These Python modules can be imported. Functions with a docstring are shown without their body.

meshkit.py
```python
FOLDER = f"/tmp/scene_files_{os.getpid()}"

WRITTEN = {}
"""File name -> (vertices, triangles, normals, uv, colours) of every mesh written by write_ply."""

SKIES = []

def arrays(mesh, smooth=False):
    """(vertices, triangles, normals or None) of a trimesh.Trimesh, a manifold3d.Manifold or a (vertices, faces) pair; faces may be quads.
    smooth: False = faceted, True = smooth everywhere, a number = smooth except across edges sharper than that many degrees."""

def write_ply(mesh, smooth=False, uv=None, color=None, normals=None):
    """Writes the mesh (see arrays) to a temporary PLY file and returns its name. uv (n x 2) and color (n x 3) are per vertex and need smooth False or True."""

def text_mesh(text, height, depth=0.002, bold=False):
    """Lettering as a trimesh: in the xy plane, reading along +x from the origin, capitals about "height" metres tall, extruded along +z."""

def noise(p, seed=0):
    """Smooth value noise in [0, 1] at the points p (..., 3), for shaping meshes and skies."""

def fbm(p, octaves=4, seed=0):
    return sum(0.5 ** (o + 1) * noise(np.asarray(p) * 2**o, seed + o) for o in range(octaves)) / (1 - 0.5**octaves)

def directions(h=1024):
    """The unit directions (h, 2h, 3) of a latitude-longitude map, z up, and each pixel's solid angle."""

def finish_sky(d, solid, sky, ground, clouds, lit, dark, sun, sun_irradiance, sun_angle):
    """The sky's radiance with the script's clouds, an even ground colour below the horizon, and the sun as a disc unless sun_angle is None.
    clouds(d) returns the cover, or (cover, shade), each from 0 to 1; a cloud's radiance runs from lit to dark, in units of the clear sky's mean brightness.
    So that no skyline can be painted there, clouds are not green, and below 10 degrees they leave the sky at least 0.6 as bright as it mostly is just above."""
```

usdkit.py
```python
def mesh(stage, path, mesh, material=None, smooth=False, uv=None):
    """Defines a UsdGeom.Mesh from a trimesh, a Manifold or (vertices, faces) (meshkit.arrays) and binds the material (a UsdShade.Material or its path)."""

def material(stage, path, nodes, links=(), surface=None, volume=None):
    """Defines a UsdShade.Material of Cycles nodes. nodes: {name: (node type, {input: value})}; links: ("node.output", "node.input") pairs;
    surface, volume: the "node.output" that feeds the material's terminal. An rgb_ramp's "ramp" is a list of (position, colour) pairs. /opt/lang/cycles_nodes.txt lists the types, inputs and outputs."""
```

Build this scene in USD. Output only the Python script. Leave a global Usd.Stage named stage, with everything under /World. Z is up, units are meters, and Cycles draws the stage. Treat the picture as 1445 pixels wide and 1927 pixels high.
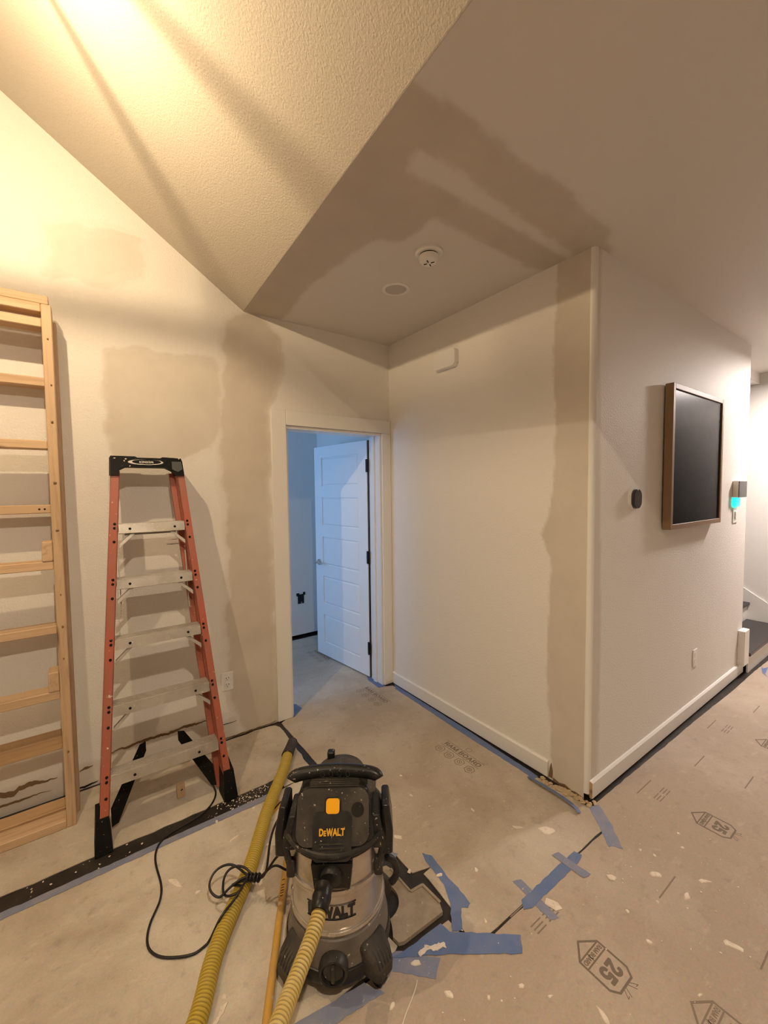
import math, re
import numpy as np
import trimesh, shapely, meshkit, usdkit
from shapely.geometry import Polygon, box as sbox
from shapely.ops import unary_union
from pxr import Usd, UsdGeom, UsdLux, UsdShade, Gf, Sdf, Vt

stage = Usd.Stage.CreateInMemory()
UsdGeom.SetStageUpAxis(stage, "Z")
UsdGeom.SetStageMetersPerUnit(stage, 1.0)
UsdGeom.Xform.Define(stage, "/World")
PI = math.pi
rng = np.random.default_rng(7)

# ------------------------------------------------------------------ camera
W, H = 1445, 1927
FPX, YAW, PITCH, ROLL, EYE = 784.56, 0.948411, -0.052431, -0.01141, 1.57
EXPOSURE = 1.85


def camera():
    f = np.array([math.cos(PITCH) * math.cos(YAW), math.cos(PITCH) * math.sin(YAW), math.sin(PITCH)])
    r = np.cross(f, [0, 0, 1]); r /= np.linalg.norm(r)
    u = np.cross(r, f)
    r2, u2 = math.cos(ROLL) * r + math.sin(ROLL) * u, -math.sin(ROLL) * r + math.cos(ROLL) * u
    c = UsdGeom.Camera.Define(stage, "/World/camera")
    m = np.eye(4); m[0, :3], m[1, :3], m[2, :3], m[3, :3] = r2, u2, -f, (0, 0, EYE)
    c.AddTransformOp().Set(Gf.Matrix4d(m.tolist()))
    c.CreateHorizontalApertureAttr(36.0)
    c.CreateVerticalApertureAttr(36.0 * H / W)
    c.CreateFocalLengthAttr(36.0 * FPX / W)
    c.CreateClippingRangeAttr((0.03, 100.0))
    c.CreateExposureAttr(EXPOSURE)


camera()

# ------------------------------------------------------------------ lights (pendant lantern, vault downlights, hall lamp, daylight in the room beyond the door)
PEND = np.array([-0.32, 1.60, 2.885])
WARM, WHITE, DAY = (1.0, 0.76, 0.47), (1.0, 0.88, 0.82), (0.25, 0.52, 1.0)


def aim(prim, pos, direction):
    z = -np.asarray(direction, float); z /= np.linalg.norm(z)
    x = np.cross([0, 0, 1.0], z) if abs(z[2]) < 0.95 else np.cross([0, 1.0, 0], z)
    x /= np.linalg.norm(x); y = np.cross(z, x)
    m = np.eye(4); m[0, :3], m[1, :3], m[2, :3], m[3, :3] = x, y, z, pos
    UsdGeom.Xformable(prim).AddTransformOp().Set(Gf.Matrix4d(m.tolist()))


def sphere_light(name, pos, radius, power, color):
    l = UsdLux.SphereLight.Define(stage, "/World/" + name)
    l.CreateRadiusAttr(radius); l.CreateIntensityAttr(power / (4 * PI * PI * radius * radius)); l.CreateColorAttr(Gf.Vec3f(*color))
    l.AddTranslateOp().Set(Gf.Vec3d(*map(float, pos)))


def rect_light(name, pos, direction, w, h, power, color):
    l = UsdLux.RectLight.Define(stage, "/World/" + name)
    l.CreateWidthAttr(w); l.CreateHeightAttr(h); l.CreateIntensityAttr(power / (PI * w * h)); l.CreateColorAttr(Gf.Vec3f(*color))
    aim(l, pos, direction)


def disk_light(name, pos, direction, r, power, color):
    l = UsdLux.DiskLight.Define(stage, "/World/" + name)
    l.CreateRadiusAttr(r); l.CreateIntensityAttr(power / (PI * PI * r * r)); l.CreateColorAttr(Gf.Vec3f(*color))
    aim(l, pos, direction)


sphere_light("pendant_bulb_light", PEND, 0.014, 18, WARM)
VAULT_CANS = [(0.15, -0.5), (-0.8, -2.0)]
CAN = (1.0, 0.83, 0.62)
for i, (x, y) in enumerate(VAULT_CANS):
    disk_light(f"vault_can_light_{i}", (x, y, 2.70 + 0.68 * (0.78 - x) - 0.03), (-0.35, 0, -1), 0.07, 88, CAN)
disk_light("hall_lamp_light", (5.0, 0.50, 2.60), (0, 0, -1), 0.13, 23, WHITE)
disk_light("entry_lamp_light", (2.6, -1.9, 2.66), (0, 0, -1), 0.13, 100, WHITE)
rect_light("bedroom_window_light", (-0.50, 3.45, 1.55), (1, 0, -0.05), 1.0, 1.3, 6, DAY)

# ------------------------------------------------------------------ helpers: scene tree
used = {}


def numbered(parent, name):
    k = used.get((parent, name), 0)
    used[(parent, name)] = k + 1
    return name if k == 0 else f"{name}_{k:03d}"


class Thing:
    def __init__(self, path, loc, rotz):
        self.path, self.loc, self.rotz = path, np.array(loc, float), rotz
        self.prim = stage.GetPrimAtPath(path)


def keys(prim, label=None, cat=None, group=None, kind=None):
    for k, v in (("label", label), ("category", cat), ("group", group), ("kind", kind)):
        if v:
            prim.SetCustomDataByKey(k, v)


def thing(name, label, cat, loc=(0, 0, 0), rotz=0.0, group=None, kind=None):
    path = "/World/" + numbered("/World", name)
    x = UsdGeom.Xform.Define(stage, path)
    x.AddTranslateOp().Set(Gf.Vec3d(*map(float, loc)))
    if rotz:
        x.AddRotateZOp().Set(math.degrees(rotz))
    keys(x.GetPrim(), label, cat, group, kind)
    return Thing(path, loc, rotz)


def arrays(mesh):
    if isinstance(mesh, (list,)):
        mesh = trimesh.util.concatenate([trimesh.Trimesh(*meshkit.arrays(m)[:2], process=False) for m in mesh])
    v, f, _ = meshkit.arrays(mesh)
    return np.asarray(v, float), np.asarray(f)


def obj(name, mesh, mat, parent=None, smooth=False, local=False, attr=None, label=None, cat=None, group=None, kind=None):
    """ONE Mesh prim. World coordinates unless local; under parent (a Thing, or a Mesh path of a part) or /World."""
    v, f = arrays(mesh)
    base, up = None, "/World"
    if isinstance(parent, Thing):
        base, up = parent, parent.path
    elif isinstance(parent, tuple):
        up, base = parent
    if base is not None and not local:
        v = v - base.loc
        if base.rotz:
            c, s = math.cos(-base.rotz), math.sin(-base.rotz)
            v = np.column_stack([c * v[:, 0] - s * v[:, 1], s * v[:, 0] + c * v[:, 1], v[:, 2]])
    path = up + "/" + numbered(up, name)
    m = usdkit.mesh(stage, path, (v, f), mat, smooth=smooth)
    if attr is not None:
        for k, a in attr.items():
            UsdGeom.PrimvarsAPI(m).CreatePrimvar(k, Sdf.ValueTypeNames.FloatArray, "vertex").Set(Vt.FloatArray.FromNumpy(np.asarray(a, np.float32)))
    keys(m.GetPrim(), label, cat, group, kind)
    return (path, base)


def struct(name, mesh, mat, label=None, parent=None, **k):
    return obj(name, mesh, mat, parent, label=label, kind="structure" if parent is None else None, **k)


# ------------------------------------------------------------------ helpers: shapes
def B(x0, x1, y0, y1, z0, z1, b=0.0):
    """Box, its edges chamfered by b."""
    c = np.array([(x0 + x1) / 2, (y0 + y1) / 2, (z0 + z1) / 2])
    h = np.abs([x1 - x0, y1 - y0, z1 - z0]) / 2
    if b <= 0:
        m = trimesh.creation.box(2 * h); m.apply_translation(c); return m
    b = min(b, 0.95 * h.min())
    p = []
    for s in np.ndindex(2, 2, 2):
        sg = np.array(s) * 2 - 1
        for k in range(3):
            q = h.copy() - b; q[k] = h[k]
            p.append(sg * q)
    m = trimesh.convex.convex_hull(np.array(p)); m.apply_translation(c)
    return m


def RB(x0, x1, y0, y1, z0, z1, r, n=5):
    """Box with rounded edges: hull of eight balls."""
    s = trimesh.creation.icosphere(2, r).vertices
    p = [s + (a, b, c) for a in (x0 + r, x1 - r) for b in (y0 + r, y1 - r) for c in (z0 + r, z1 - r)]
    return trimesh.convex.convex_hull(np.vstack(p))


def prism(poly, z0, z1):
    if not isinstance(poly, shapely.Geometry):
        poly = Polygon(poly)
    gs = getattr(poly, "geoms", [poly])
    ms = []
    for g in gs:
        if g.area < 1e-8:
            continue
        m = trimesh.creation.extrude_polygon(g, z1 - z0, engine="earcut"); m.apply_translation((0, 0, z0)); ms.append(m)
    return trimesh.util.concatenate(ms)


def prism_y(poly, y0, y1):
    """Polygon in (x, z), extruded along y."""
    m = prism(poly, 0, y1 - y0)
    v = m.vertices.copy()
    m.vertices = np.column_stack([v[:, 0], y1 - v[:, 2], v[:, 1]])
    return m


def prism_x(poly, x0, x1):
    """Polygon in (y, z), extruded along x."""
    m = prism(poly, 0, x1 - x0)
    v = m.vertices.copy()
    m.vertices = np.column_stack([x0 + v[:, 2], v[:, 0], v[:, 1]])
    return m


def lathe(profile, n=48):
    p = np.array(profile, float)
    a = np.arange(n) * 2 * PI / n
    v = np.stack([p[:, None, 0] * np.cos(a), p[:, None, 0] * np.sin(a), np.repeat(p[:, 1:2], n, 1)], -1).reshape(-1, 3)
    i, j = np.meshgrid(np.arange(len(p) - 1), np.arange(n), indexing="ij")
    q = np.stack([i * n + j, i * n + (j + 1) % n, (i + 1) * n + (j + 1) % n, (i + 1) * n + j], -1).reshape(-1, 4)
    return trimesh.Trimesh(v, np.vstack([q[:, :3], q[:, [0, 2, 3]]]), process=False)


def cyl(p0, p1, r, n=16, r1=None):
    return tube(np.array([p0, p1], float), [r, r if r1 is None else r1], n)


def spline(pts, n):
    p = np.asarray(pts, float)
    d = np.r_[0, np.cumsum(np.linalg.norm(np.diff(p, axis=0), axis=1) ** 0.5)]
    from scipy.interpolate import CubicSpline
    return CubicSpline(d, p)(np.linspace(0, d[-1], n))


def resample(p, step):
    d = np.r_[0, np.cumsum(np.linalg.norm(np.diff(p, axis=0), axis=1))]
    s = np.linspace(0, d[-1], max(2, int(d[-1] / step)))
    return np.column_stack([np.interp(s, d, p[:, k]) for k in range(3)]), s


def tube(points, r, sides=10, caps=True):
    p = np.asarray(points, float)
    r = np.broadcast_to(np.asarray(r, float), (len(p),))
    t = np.gradient(p, axis=0); t /= np.linalg.norm(t, axis=1, keepdims=True) + 1e-12
    a = np.zeros_like(p)
    ref = np.array([0, 0, 1.0]) if abs(t[0, 2]) < 0.9 else np.array([1.0, 0, 0])
    for i in range(len(p)):
        ref = ref - t[i] * (ref @ t[i]); ref /= np.linalg.norm(ref) + 1e-12
        a[i] = ref
    b = np.cross(t, a)
    ang = np.arange(sides) * 2 * PI / sides
    v = p[:, None] + r[:, None, None] * (np.cos(ang)[None, :, None] * a[:, None] + np.sin(ang)[None, :, None] * b[:, None])
    v = v.reshape(-1, 3)
    i, j = np.meshgrid(np.arange(len(p) - 1), np.arange(sides), indexing="ij")
    q = np.stack([i * sides + j, i * sides + (j + 1) % sides, (i + 1) * sides + (j + 1) % sides, (i + 1) * sides + j], -1).reshape(-1, 4)
    f = [q[:, :3], q[:, [0, 2, 3]]]
    if caps:
        n = len(v); v = np.vstack([v, p[0], p[-1]])
        k = np.arange(sides)
        f.append(np.column_stack([np.full(sides, n), (k + 1) % sides, k]))
        o = (len(p) - 1) * sides
        f.append(np.column_stack([np.full(sides, n + 1), o + k, o + (k + 1) % sides]))
    return trimesh.Trimesh(v, np.vstack(f), process=False)


def rrect(w, h, r, n=6, cx=0, cy=0):
    return Polygon([(-w / 2 + r, -h / 2 + r), (w / 2 - r, -h / 2 + r), (w / 2 - r, h / 2 - r), (-w / 2 + r, h / 2 - r)]).buffer(r, quad_segs=n) if False else shapely.affinity.translate(sbox(-w / 2 + r, -h / 2 + r, w / 2 - r, h / 2 - r).buffer(r, quad_segs=n), cx, cy)


def text(s, height, depth, origin, right, up, center=True, bold=True):
    """Lettering on a surface: right and up are the reading directions in the world."""
    m = meshkit.text_mesh(s, height, depth, bold)
    v = m.vertices.copy()
    if center:
        v[:, 0] -= (v[:, 0].min() + v[:, 0].max()) / 2; v[:, 1] -= height / 2
    r, u = np.array(right, float), np.array(up, float)
    n = np.cross(r, u)
    return trimesh.Trimesh(np.array(origin) + v[:, :1] * r + v[:, 1:2] * u + v[:, 2:3] * n, m.faces, process=False)


def text2d(s, height, width=None, fat=0.0):
    """Outline of bold lettering, centred on the origin, reading along +x; fat thickens the strokes."""
    m = meshkit.text_mesh(s, height, 0.001, True)
    v, f = m.vertices, m.faces
    top = f[(v[f][:, :, 2] > 0.0005).all(1)]
    g = unary_union([Polygon(t[:, :2]).buffer(1e-6) for t in v[top]]).buffer(fat)
    x0, y0, x1, y1 = g.bounds
    g = shapely.affinity.translate(g, -(x0 + x1) / 2, -(y0 + y1) / 2)
    return g if width is None else shapely.affinity.scale(g, width / (x1 - x0), 1.0, origin=(0, 0))


# ------------------------------------------------------------------ materials
def lin(c):
    c = np.asarray(c, float) / 255
    return tuple(np.where(c <= 0.04045, c / 12.92, ((c + 0.055) / 1.055) ** 2.4))


def simple(name, color, rough=0.5, metal=0.0, **k):
    return usdkit.material(stage, "/World/Looks/" + name, {"p": ("principled_bsdf", {"base_color": color, "roughness": rough, "metallic": metal, **k})}, [], surface="p.BSDF")


def mat(name, nodes, links, surface="p.BSDF"):
    return usdkit.material(stage, "/World/Looks/" + name, nodes, links, surface=surface)


def wall_paint(name, paint, mud, scale=110, bump=0.0012, mudbump=0.25, rough=0.6):
    """Painted drywall with orange-peel texture; bare joint compound where the mesh says so (primvar mud)."""
    return mat(name, {
        "g": ("geometry", {}), "a": ("attribute", {"attribute": "mud"}),
        "n": ("noise_texture", {"scale": scale, "detail": 2.0, "roughness": 0.5}),
        "n2": ("noise_texture", {"scale": 6.0, "detail": 4.0, "roughness": 0.6}),
        "tone": ("map_range", {"from_min": 0.3, "from_max": 0.7, "to_min": 0.0, "to_max": 1.0, "clamp": True}),
        "mudc": ("mix", {"color1": mud, "color2": tuple(min(1, c * 1.10) for c in mud)}),
        "c": ("mix", {"color1": paint}),
        "k": ("map_range", {"to_min": 1.0, "to_max": mudbump, "clamp": True}),
        "hm": ("math", {"math_type": "multiply"}),
        "b": ("bump", {"strength": 1.0, "distance": bump}),
        "p": ("principled_bsdf", {"roughness": rough, "specular_ior_level": 0.3})},
        [("g.position", "n.vector"), ("g.position", "n2.vector"), ("n2.fac", "tone.value"), ("tone.result", "mudc.fac"),
         ("mudc.color", "c.color2"), ("a.fac", "c.fac"), ("c.color", "p.base_color"),
         ("a.fac", "k.value"), ("n.fac", "hm.value1"), ("k.result", "hm.value2"), ("hm.value", "b.height"), ("b.normal", "p.normal")])


PAINT, MUD = (0.80, 0.765, 0.715), (0.585, 0.52, 0.44)
M = {}
M["wall"] = wall_paint("wall_paint", PAINT, MUD, bump=0.0019)
M["ceiling"] = wall_paint("ceiling_paint", (0.70, 0.655, 0.60), (0.53, 0.47, 0.395), bump=0.0006)
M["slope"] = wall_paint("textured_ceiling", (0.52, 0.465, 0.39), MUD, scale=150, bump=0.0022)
M["plain"] = wall_paint("plain_wall", (0.78, 0.75, 0.71), MUD)
M["trim"] = simple("white_trim", (0.80, 0.78, 0.74), 0.35)
M["door"] = simple("door_paint", (0.82, 0.82, 0.81), 0.35)
M["white"] = simple("white_plastic", (0.82, 0.80, 0.77), 0.35)
M["offwhite"] = simple("speaker_grille", (0.55, 0.50, 0.47), 0.7)
M["black"] = simple("black_hardware", (0.008, 0.008, 0.009), 0.35)
M["dark"] = simple("dark_hole", (0.012, 0.009, 0.007), 0.8)
M["chrome"] = simple("satin_nickel", (0.62, 0.60, 0.58), 0.25, 1.0)
M["rubber"] = simple("cord_rubber", (0.012, 0.009, 0.010), 0.45)
M["brownpaper"] = simple("torn_drywall_paper", (0.20, 0.125, 0.06), 0.9)
M["ink"] = simple("printed_ink", (0.18, 0.135, 0.098), 0.8)
M["inkfaint"] = simple("faded_ink", (0.23, 0.175, 0.13), 0.8)
M["yellow"] = simple("badge_yellow", (0.75, 0.38, 0.02), 0.45)
M["orange"] = simple("switch_yellow", (0.90, 0.42, 0.01), 0.35)
M["logoblack"] = simple("logo_black", (0.010, 0.010, 0.010), 0.4)
M["logowhite"] = simple("logo_white", (0.62, 0.60, 0.57), 0.5)
M["string"] = simple("white_string", (0.72, 0.66, 0.55), 0.8)
M["frame_wood"] = simple("picture_frame_wood", (0.30, 0.185, 0.105), 0.5)
M["tread"] = simple("dark_stair_tread", (0.030, 0.026, 0.026), 0.35)


def speckled(name, base, fleck, amount=0.62, scale=60, rough=0.45, metal=0.0, dirt=None, dirtscale=5, bump=0.0, spec=0.5):
    """A base colour with a drift of dirt and splashed flecks."""
    n = {"t": ("texture_coordinate", {}), "i": ("object_info", {}), "off": ("vector_math", {"math_type": "add"}),
         "sc": ("combine_xyz", {}),
         "n": ("noise_texture", {"scale": scale, "detail": 3.0, "roughness": 0.6}),
         "r": ("map_range", {"from_min": amount, "from_max": amount + 0.04, "clamp": True}),
         "d": ("noise_texture", {"scale": dirtscale, "detail": 5.0, "roughness": 0.65}),
         "dr": ("map_range", {"from_min": 0.40, "from_max": 0.70, "clamp": True}),
         "m1": ("mix", {"color1": base, "color2": dirt or tuple(0.7 * c for c in base)}),
         "m2": ("mix", {"color2": fleck}),
         "mm": ("map_range", {"to_min": metal, "to_max": 0.0, "clamp": True}),
         "rr": ("map_range", {"to_min": rough, "to_max": 0.75, "clamp": True}),
         "b": ("bump", {"strength": 1.0, "distance": bump or 0.0005}),
         "p": ("principled_bsdf", {"specular_ior_level": spec})}
    l = [("i.random", "sc.x"), ("t.object", "off.vector1"), ("sc.vector", "off.vector2"), ("off.vector", "n.vector"), ("off.vector", "d.vector"),
         ("n.fac", "r.value"), ("d.fac", "dr.value"), ("dr.result", "m1.fac"), ("m1.color", "m2.color1"), ("r.result", "m2.fac"),
         ("m2.color", "p.base_color"), ("r.result", "mm.value"), ("mm.result", "p.metallic"), ("r.result", "rr.value"), ("rr.result", "p.roughness"),
         ("d.fac", "b.height"), ("b.normal", "p.normal")]
    return mat(name, n, l)


M["fibreglass"] = speckled("ladder_fibreglass", (0.42, 0.105, 0.062), (0.70, 0.55, 0.45), 0.67, 45, 0.5, dirt=(0.33, 0.125, 0.085))
M["alu"] = speckled("ladder_aluminium", (0.54, 0.50, 0.45), (0.72, 0.61, 0.53), 0.66, 70, 0.42, 0.6, dirt=(0.40, 0.365, 0.31), dirtscale=9)
M["capblack"] = speckled("ladder_plastic", (0.005, 0.005, 0.0045), (0.55, 0.52, 0.46), 0.68, 70, 0.55, dirt=(0.011, 0.010, 0.009), spec=0.15)
M["vacblack"] = speckled("vacuum_plastic", (0.016, 0.015, 0.015), (0.42, 0.37, 0.31), 0.665, 90, 0.42, dirt=(0.048, 0.041, 0.033), dirtscale=9, spec=0.3)
M["vacdark"] = speckled("vacuum_dark_plastic", (0.009, 0.009, 0.009), (0.42, 0.37, 0.31), 0.665, 90, 0.35, dirt=(0.022, 0.019, 0.016), dirtscale=9, spec=0.3)
M["vacdusty"] = speckled("vacuum_dusty_plastic", (0.030, 0.026, 0.022), (0.40, 0.34, 0.28), 0.665, 70, 0.6, dirt=(0.080, 0.067, 0.053), dirtscale=8, spec=0.3)
M["vacgloss"] = speckled("vacuum_gloss_plastic", (0.006, 0.006, 0.006), (0.42, 0.37, 0.31), 0.67, 90, 0.25, dirt=(0.014, 0.012, 0.011), dirtscale=9)
M["vacgrey"] = speckled("vacuum_grey_plastic", (0.16, 0.135, 0.112), (0.42, 0.37, 0.31), 0.665, 60, 0.5, dirt=(0.09, 0.076, 0.062), dirtscale=9)
M["steel"] = speckled("vacuum_steel", (0.62, 0.585, 0.54), (0.36, 0.30, 0.24), 0.64, 22, 0.27, 0.9, dirt=(0.44, 0.385, 0.325), dirtscale=7)
M["pole"] = speckled("varnished_pole", (0.60, 0.33, 0.055), (0.62, 0.47, 0.27), 0.62, 14, 0.4, dirt=(0.50, 0.31, 0.11), dirtscale=8)
M["chip"] = speckled("plaster_white", (0.78, 0.70, 0.60), (0.60, 0.50, 0.40), 0.62, 80, 0.85, dirt=(0.66, 0.56, 0.46), dirtscale=40)
M["tape"] = speckled("painters_tape_blue", (0.105, 0.165, 0.34), (0.42, 0.40, 0.42), 0.72, 75, 0.6, dirt=(0.16, 0.20, 0.33), dirtscale=11)
M["tapedusty"] = speckled("dusty_tape_blue", (0.20, 0.225, 0.33), (0.46, 0.43, 0.41), 0.68, 75, 0.7, dirt=(0.27, 0.265, 0.31), dirtscale=14)
M["darkfloor"] = speckled("dark_hardwood", (0.016, 0.012, 0.010), (0.36, 0.32, 0.26), 0.70, 75, 0.45, dirt=(0.035, 0.028, 0.021), dirtscale=9)
M["offcut"] = speckled("dusty_offcut", (0.36, 0.29, 0.21), (0.52, 0.45, 0.35), 0.66, 50, 0.8, dirt=(0.25, 0.20, 0.14), dirtscale=16)


def wood(name, axis, light=(0.60, 0.415, 0.255), dark=(0.43, 0.265, 0.14)):
    s = [26.0, 26.0, 26.0]; s[axis] = 1.1
    k = [9.0, 9.0, 9.0]; k[axis] = 2.6
    return mat(name, {
        "t": ("texture_coordinate", {}), "i": ("object_info", {}), "sc": ("math", {"math_type": "multiply", "value2": 17.0}), "cx": ("combine_xyz", {}),
        "off": ("vector_math", {"math_type": "add"}),
        "mp": ("mapping", {"scale": tuple(s)}), "mk": ("mapping", {"scale": tuple(k)}),
        "n": ("noise_texture", {"scale": 1.6, "detail": 5.0, "roughness": 0.62, "distortion": 0.6}),
        "ramp": ("rgb_ramp", {"ramp": [(0.25, dark), (0.50, light), (0.75, tuple(min(1, c * 1.08) for c in light))]}),
        "v": ("voronoi_texture", {"scale": 1.0, "randomness": 1.0}), "kr": ("map_range", {"from_min": 0.10, "from_max": 0.19, "to_min": 1.0, "to_max": 0.0, "clamp": True}),
        "kn": ("mix", {"color2": (0.17, 0.075, 0.03)}),
        "tone": ("map_range", {"to_min": 0.82, "to_max": 1.06}), "tc": ("combine_color", {}), "mul": ("mix", {"mix_type": "multiply", "fac": 1.0}),
        "b": ("bump", {"strength": 0.6, "distance": 0.0008}),
        "p": ("principled_bsdf", {"roughness": 0.62})},
        [("i.random", "sc.value1"), ("sc.value", "cx.x"), ("sc.value", "cx.y"), ("sc.value", "cx.z"), ("t.object", "off.vector1"), ("cx.vector", "off.vector2"),
         ("off.vector", "mp.vector"), ("off.vector", "mk.vector"), ("mp.vector", "n.vector"), ("n.fac", "ramp.fac"), ("mk.vector", "v.vector"),
         ("v.distance", "kr.value"), ("kr.result", "kn.fac"), ("ramp.color", "kn.color1"),
         ("i.random", "tone.value"), ("tone.result", "tc.r"), ("tone.result", "tc.g"), ("tone.result", "tc.b"), ("kn.color", "mul.color1"), ("tc.color", "mul.color2"),
         ("mul.color", "p.base_color"), ("n.fac", "b.height"), ("b.normal", "p.normal")])


M["wood_z"], M["wood_x"], M["wood_y"] = wood("pine_upright", 2), wood("pine_crosswise", 0), wood("pine_block", 1)
M["wood_dark"] = wood("pine_aged", 0, (0.50, 0.32, 0.165), (0.36, 0.20, 0.09))


def kraft(name, base, dust, lo, hi):
    """Brown protection board, blotched with plaster dust."""
    return mat(name, {
        "g": ("geometry", {}), "n": ("noise_texture", {"scale": 1.9, "detail": 6.0, "roughness": 0.62, "distortion": 0.4}),
        "mp": ("mapping", {"scale": (1.0, 1.0, 1.0), "rotation": (0, 0, 0.6)}),
        "s": ("mapping", {"scale": (9.0, 20.0, 1.0), "rotation": (0, 0, 0.45)}),
        "n2": ("noise_texture", {"scale": 1.0, "detail": 4.0, "roughness": 0.6}),
        "n3": ("noise_texture", {"scale": 130.0, "detail": 2.0}),
        "n4": ("noise_texture", {"scale": 17.0, "detail": 5.0, "roughness": 0.7}),
        "r": ("map_range", {"from_min": lo, "from_max": hi, "clamp": True}), "r2": ("map_range", {"from_min": 0.60, "from_max": 0.78, "to_max": 0.5, "clamp": True}),
        "r4": ("map_range", {"from_min": 0.56, "from_max": 0.74, "to_max": 0.55, "clamp": True}),
        "m": ("mix", {"color1": base, "color2": dust}), "m2": ("mix", {"color2": tuple(min(1, c * 1.18) for c in dust)}), "m4": ("mix", {"color2": tuple(0.72 * c for c in base)}),
        "m3": ("mix", {"mix_type": "overlay", "fac": 0.16}),
        "hs": ("math", {"math_type": "multiply_add", "value2": 0.7}), "b": ("bump", {"strength": 0.8, "distance": 0.006}),
        "p": ("principled_bsdf", {"roughness": 0.75, "specular_ior_level": 0.25})},
        [("g.position", "mp.vector"), ("mp.vector", "n.vector"), ("g.position", "s.vector"), ("s.vector", "n2.vector"), ("g.position", "n3.vector"), ("g.position", "n4.vector"),
         ("n.fac", "r.value"), ("r.result", "m.fac"), ("n2.fac", "r2.value"), ("r2.result", "m2.fac"), ("m.color", "m2.color1"),
         ("n4.fac", "r4.value"), ("r4.result", "m4.fac"), ("m2.color", "m4.color1"), ("m4.color", "m3.color1"), ("n3.color", "m3.color2"), ("m3.color", "p.base_color"),
         ("n2.fac", "hs.value1"), ("n4.fac", "hs.value3"), ("hs.value", "b.height"), ("b.normal", "p.normal")])


KR = (0.42, 0.335, 0.26)
M["kraft_l"] = kraft("board_dusty", (0.42, 0.35, 0.27), (0.61, 0.545, 0.45), 0.36, 0.60)
M["kraft_m"] = kraft("board_scuffed", (0.42, 0.345, 0.265), (0.56, 0.49, 0.40), 0.40, 0.68)
M["kraft_r"] = kraft("board_cleaner", KR, (0.52, 0.44, 0.355), 0.46, 0.78)
M["screen"] = mat("dark_screen", {
    "g": ("geometry", {}), "n": ("noise_texture", {"scale": 5.0, "detail": 6.0, "roughness": 0.7, "distortion": 1.0}),
    "r": ("rgb_ramp", {"ramp": [(0.45, (0.006, 0.005, 0.006)), (0.62, (0.012, 0.011, 0.012)), (0.75, (0.03, 0.027, 0.028))]}),
    "p": ("principled_bsdf", {"roughness": 0.30, "specular_ior_level": 0.03})}, [("g.position", "n.vector"), ("n.fac", "r.fac"), ("r.color", "p.base_color")])
M["greyglass"] = simple("grey_glass", (0.055, 0.052, 0.050), 0.25)
M["teal"] = mat("teal_glow", {"p": ("principled_bsdf", {"base_color": (0.1, 0.6, 0.5), "emission_color": (0.0, 0.80, 0.62), "emission_strength": 1.0})}, [])
M["bulb"] = mat("warm_bulb", {"p": ("principled_bsdf", {"emission_color": WARM, "emission_strength": 6.0})}, [])
M["diffuser"] = mat("lamp_diffuser", {"p": ("principled_bsdf", {"emission_color": WHITE, "emission_strength": 2.0})}, [])

# ------------------------------------------------------------------ the setting
X1, D, Y2, HC, XE = 1.985, 2.68, 1.045, 2.70, 4.41          # alcove wall x, door wall y, hall wall y, flat ceiling, end of the hall wall
SL = 0.68                                                    # rise of the vault


def edge_x(y):
    return 0.853 - 0.042 * (D - np.asarray(y, float))


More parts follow.
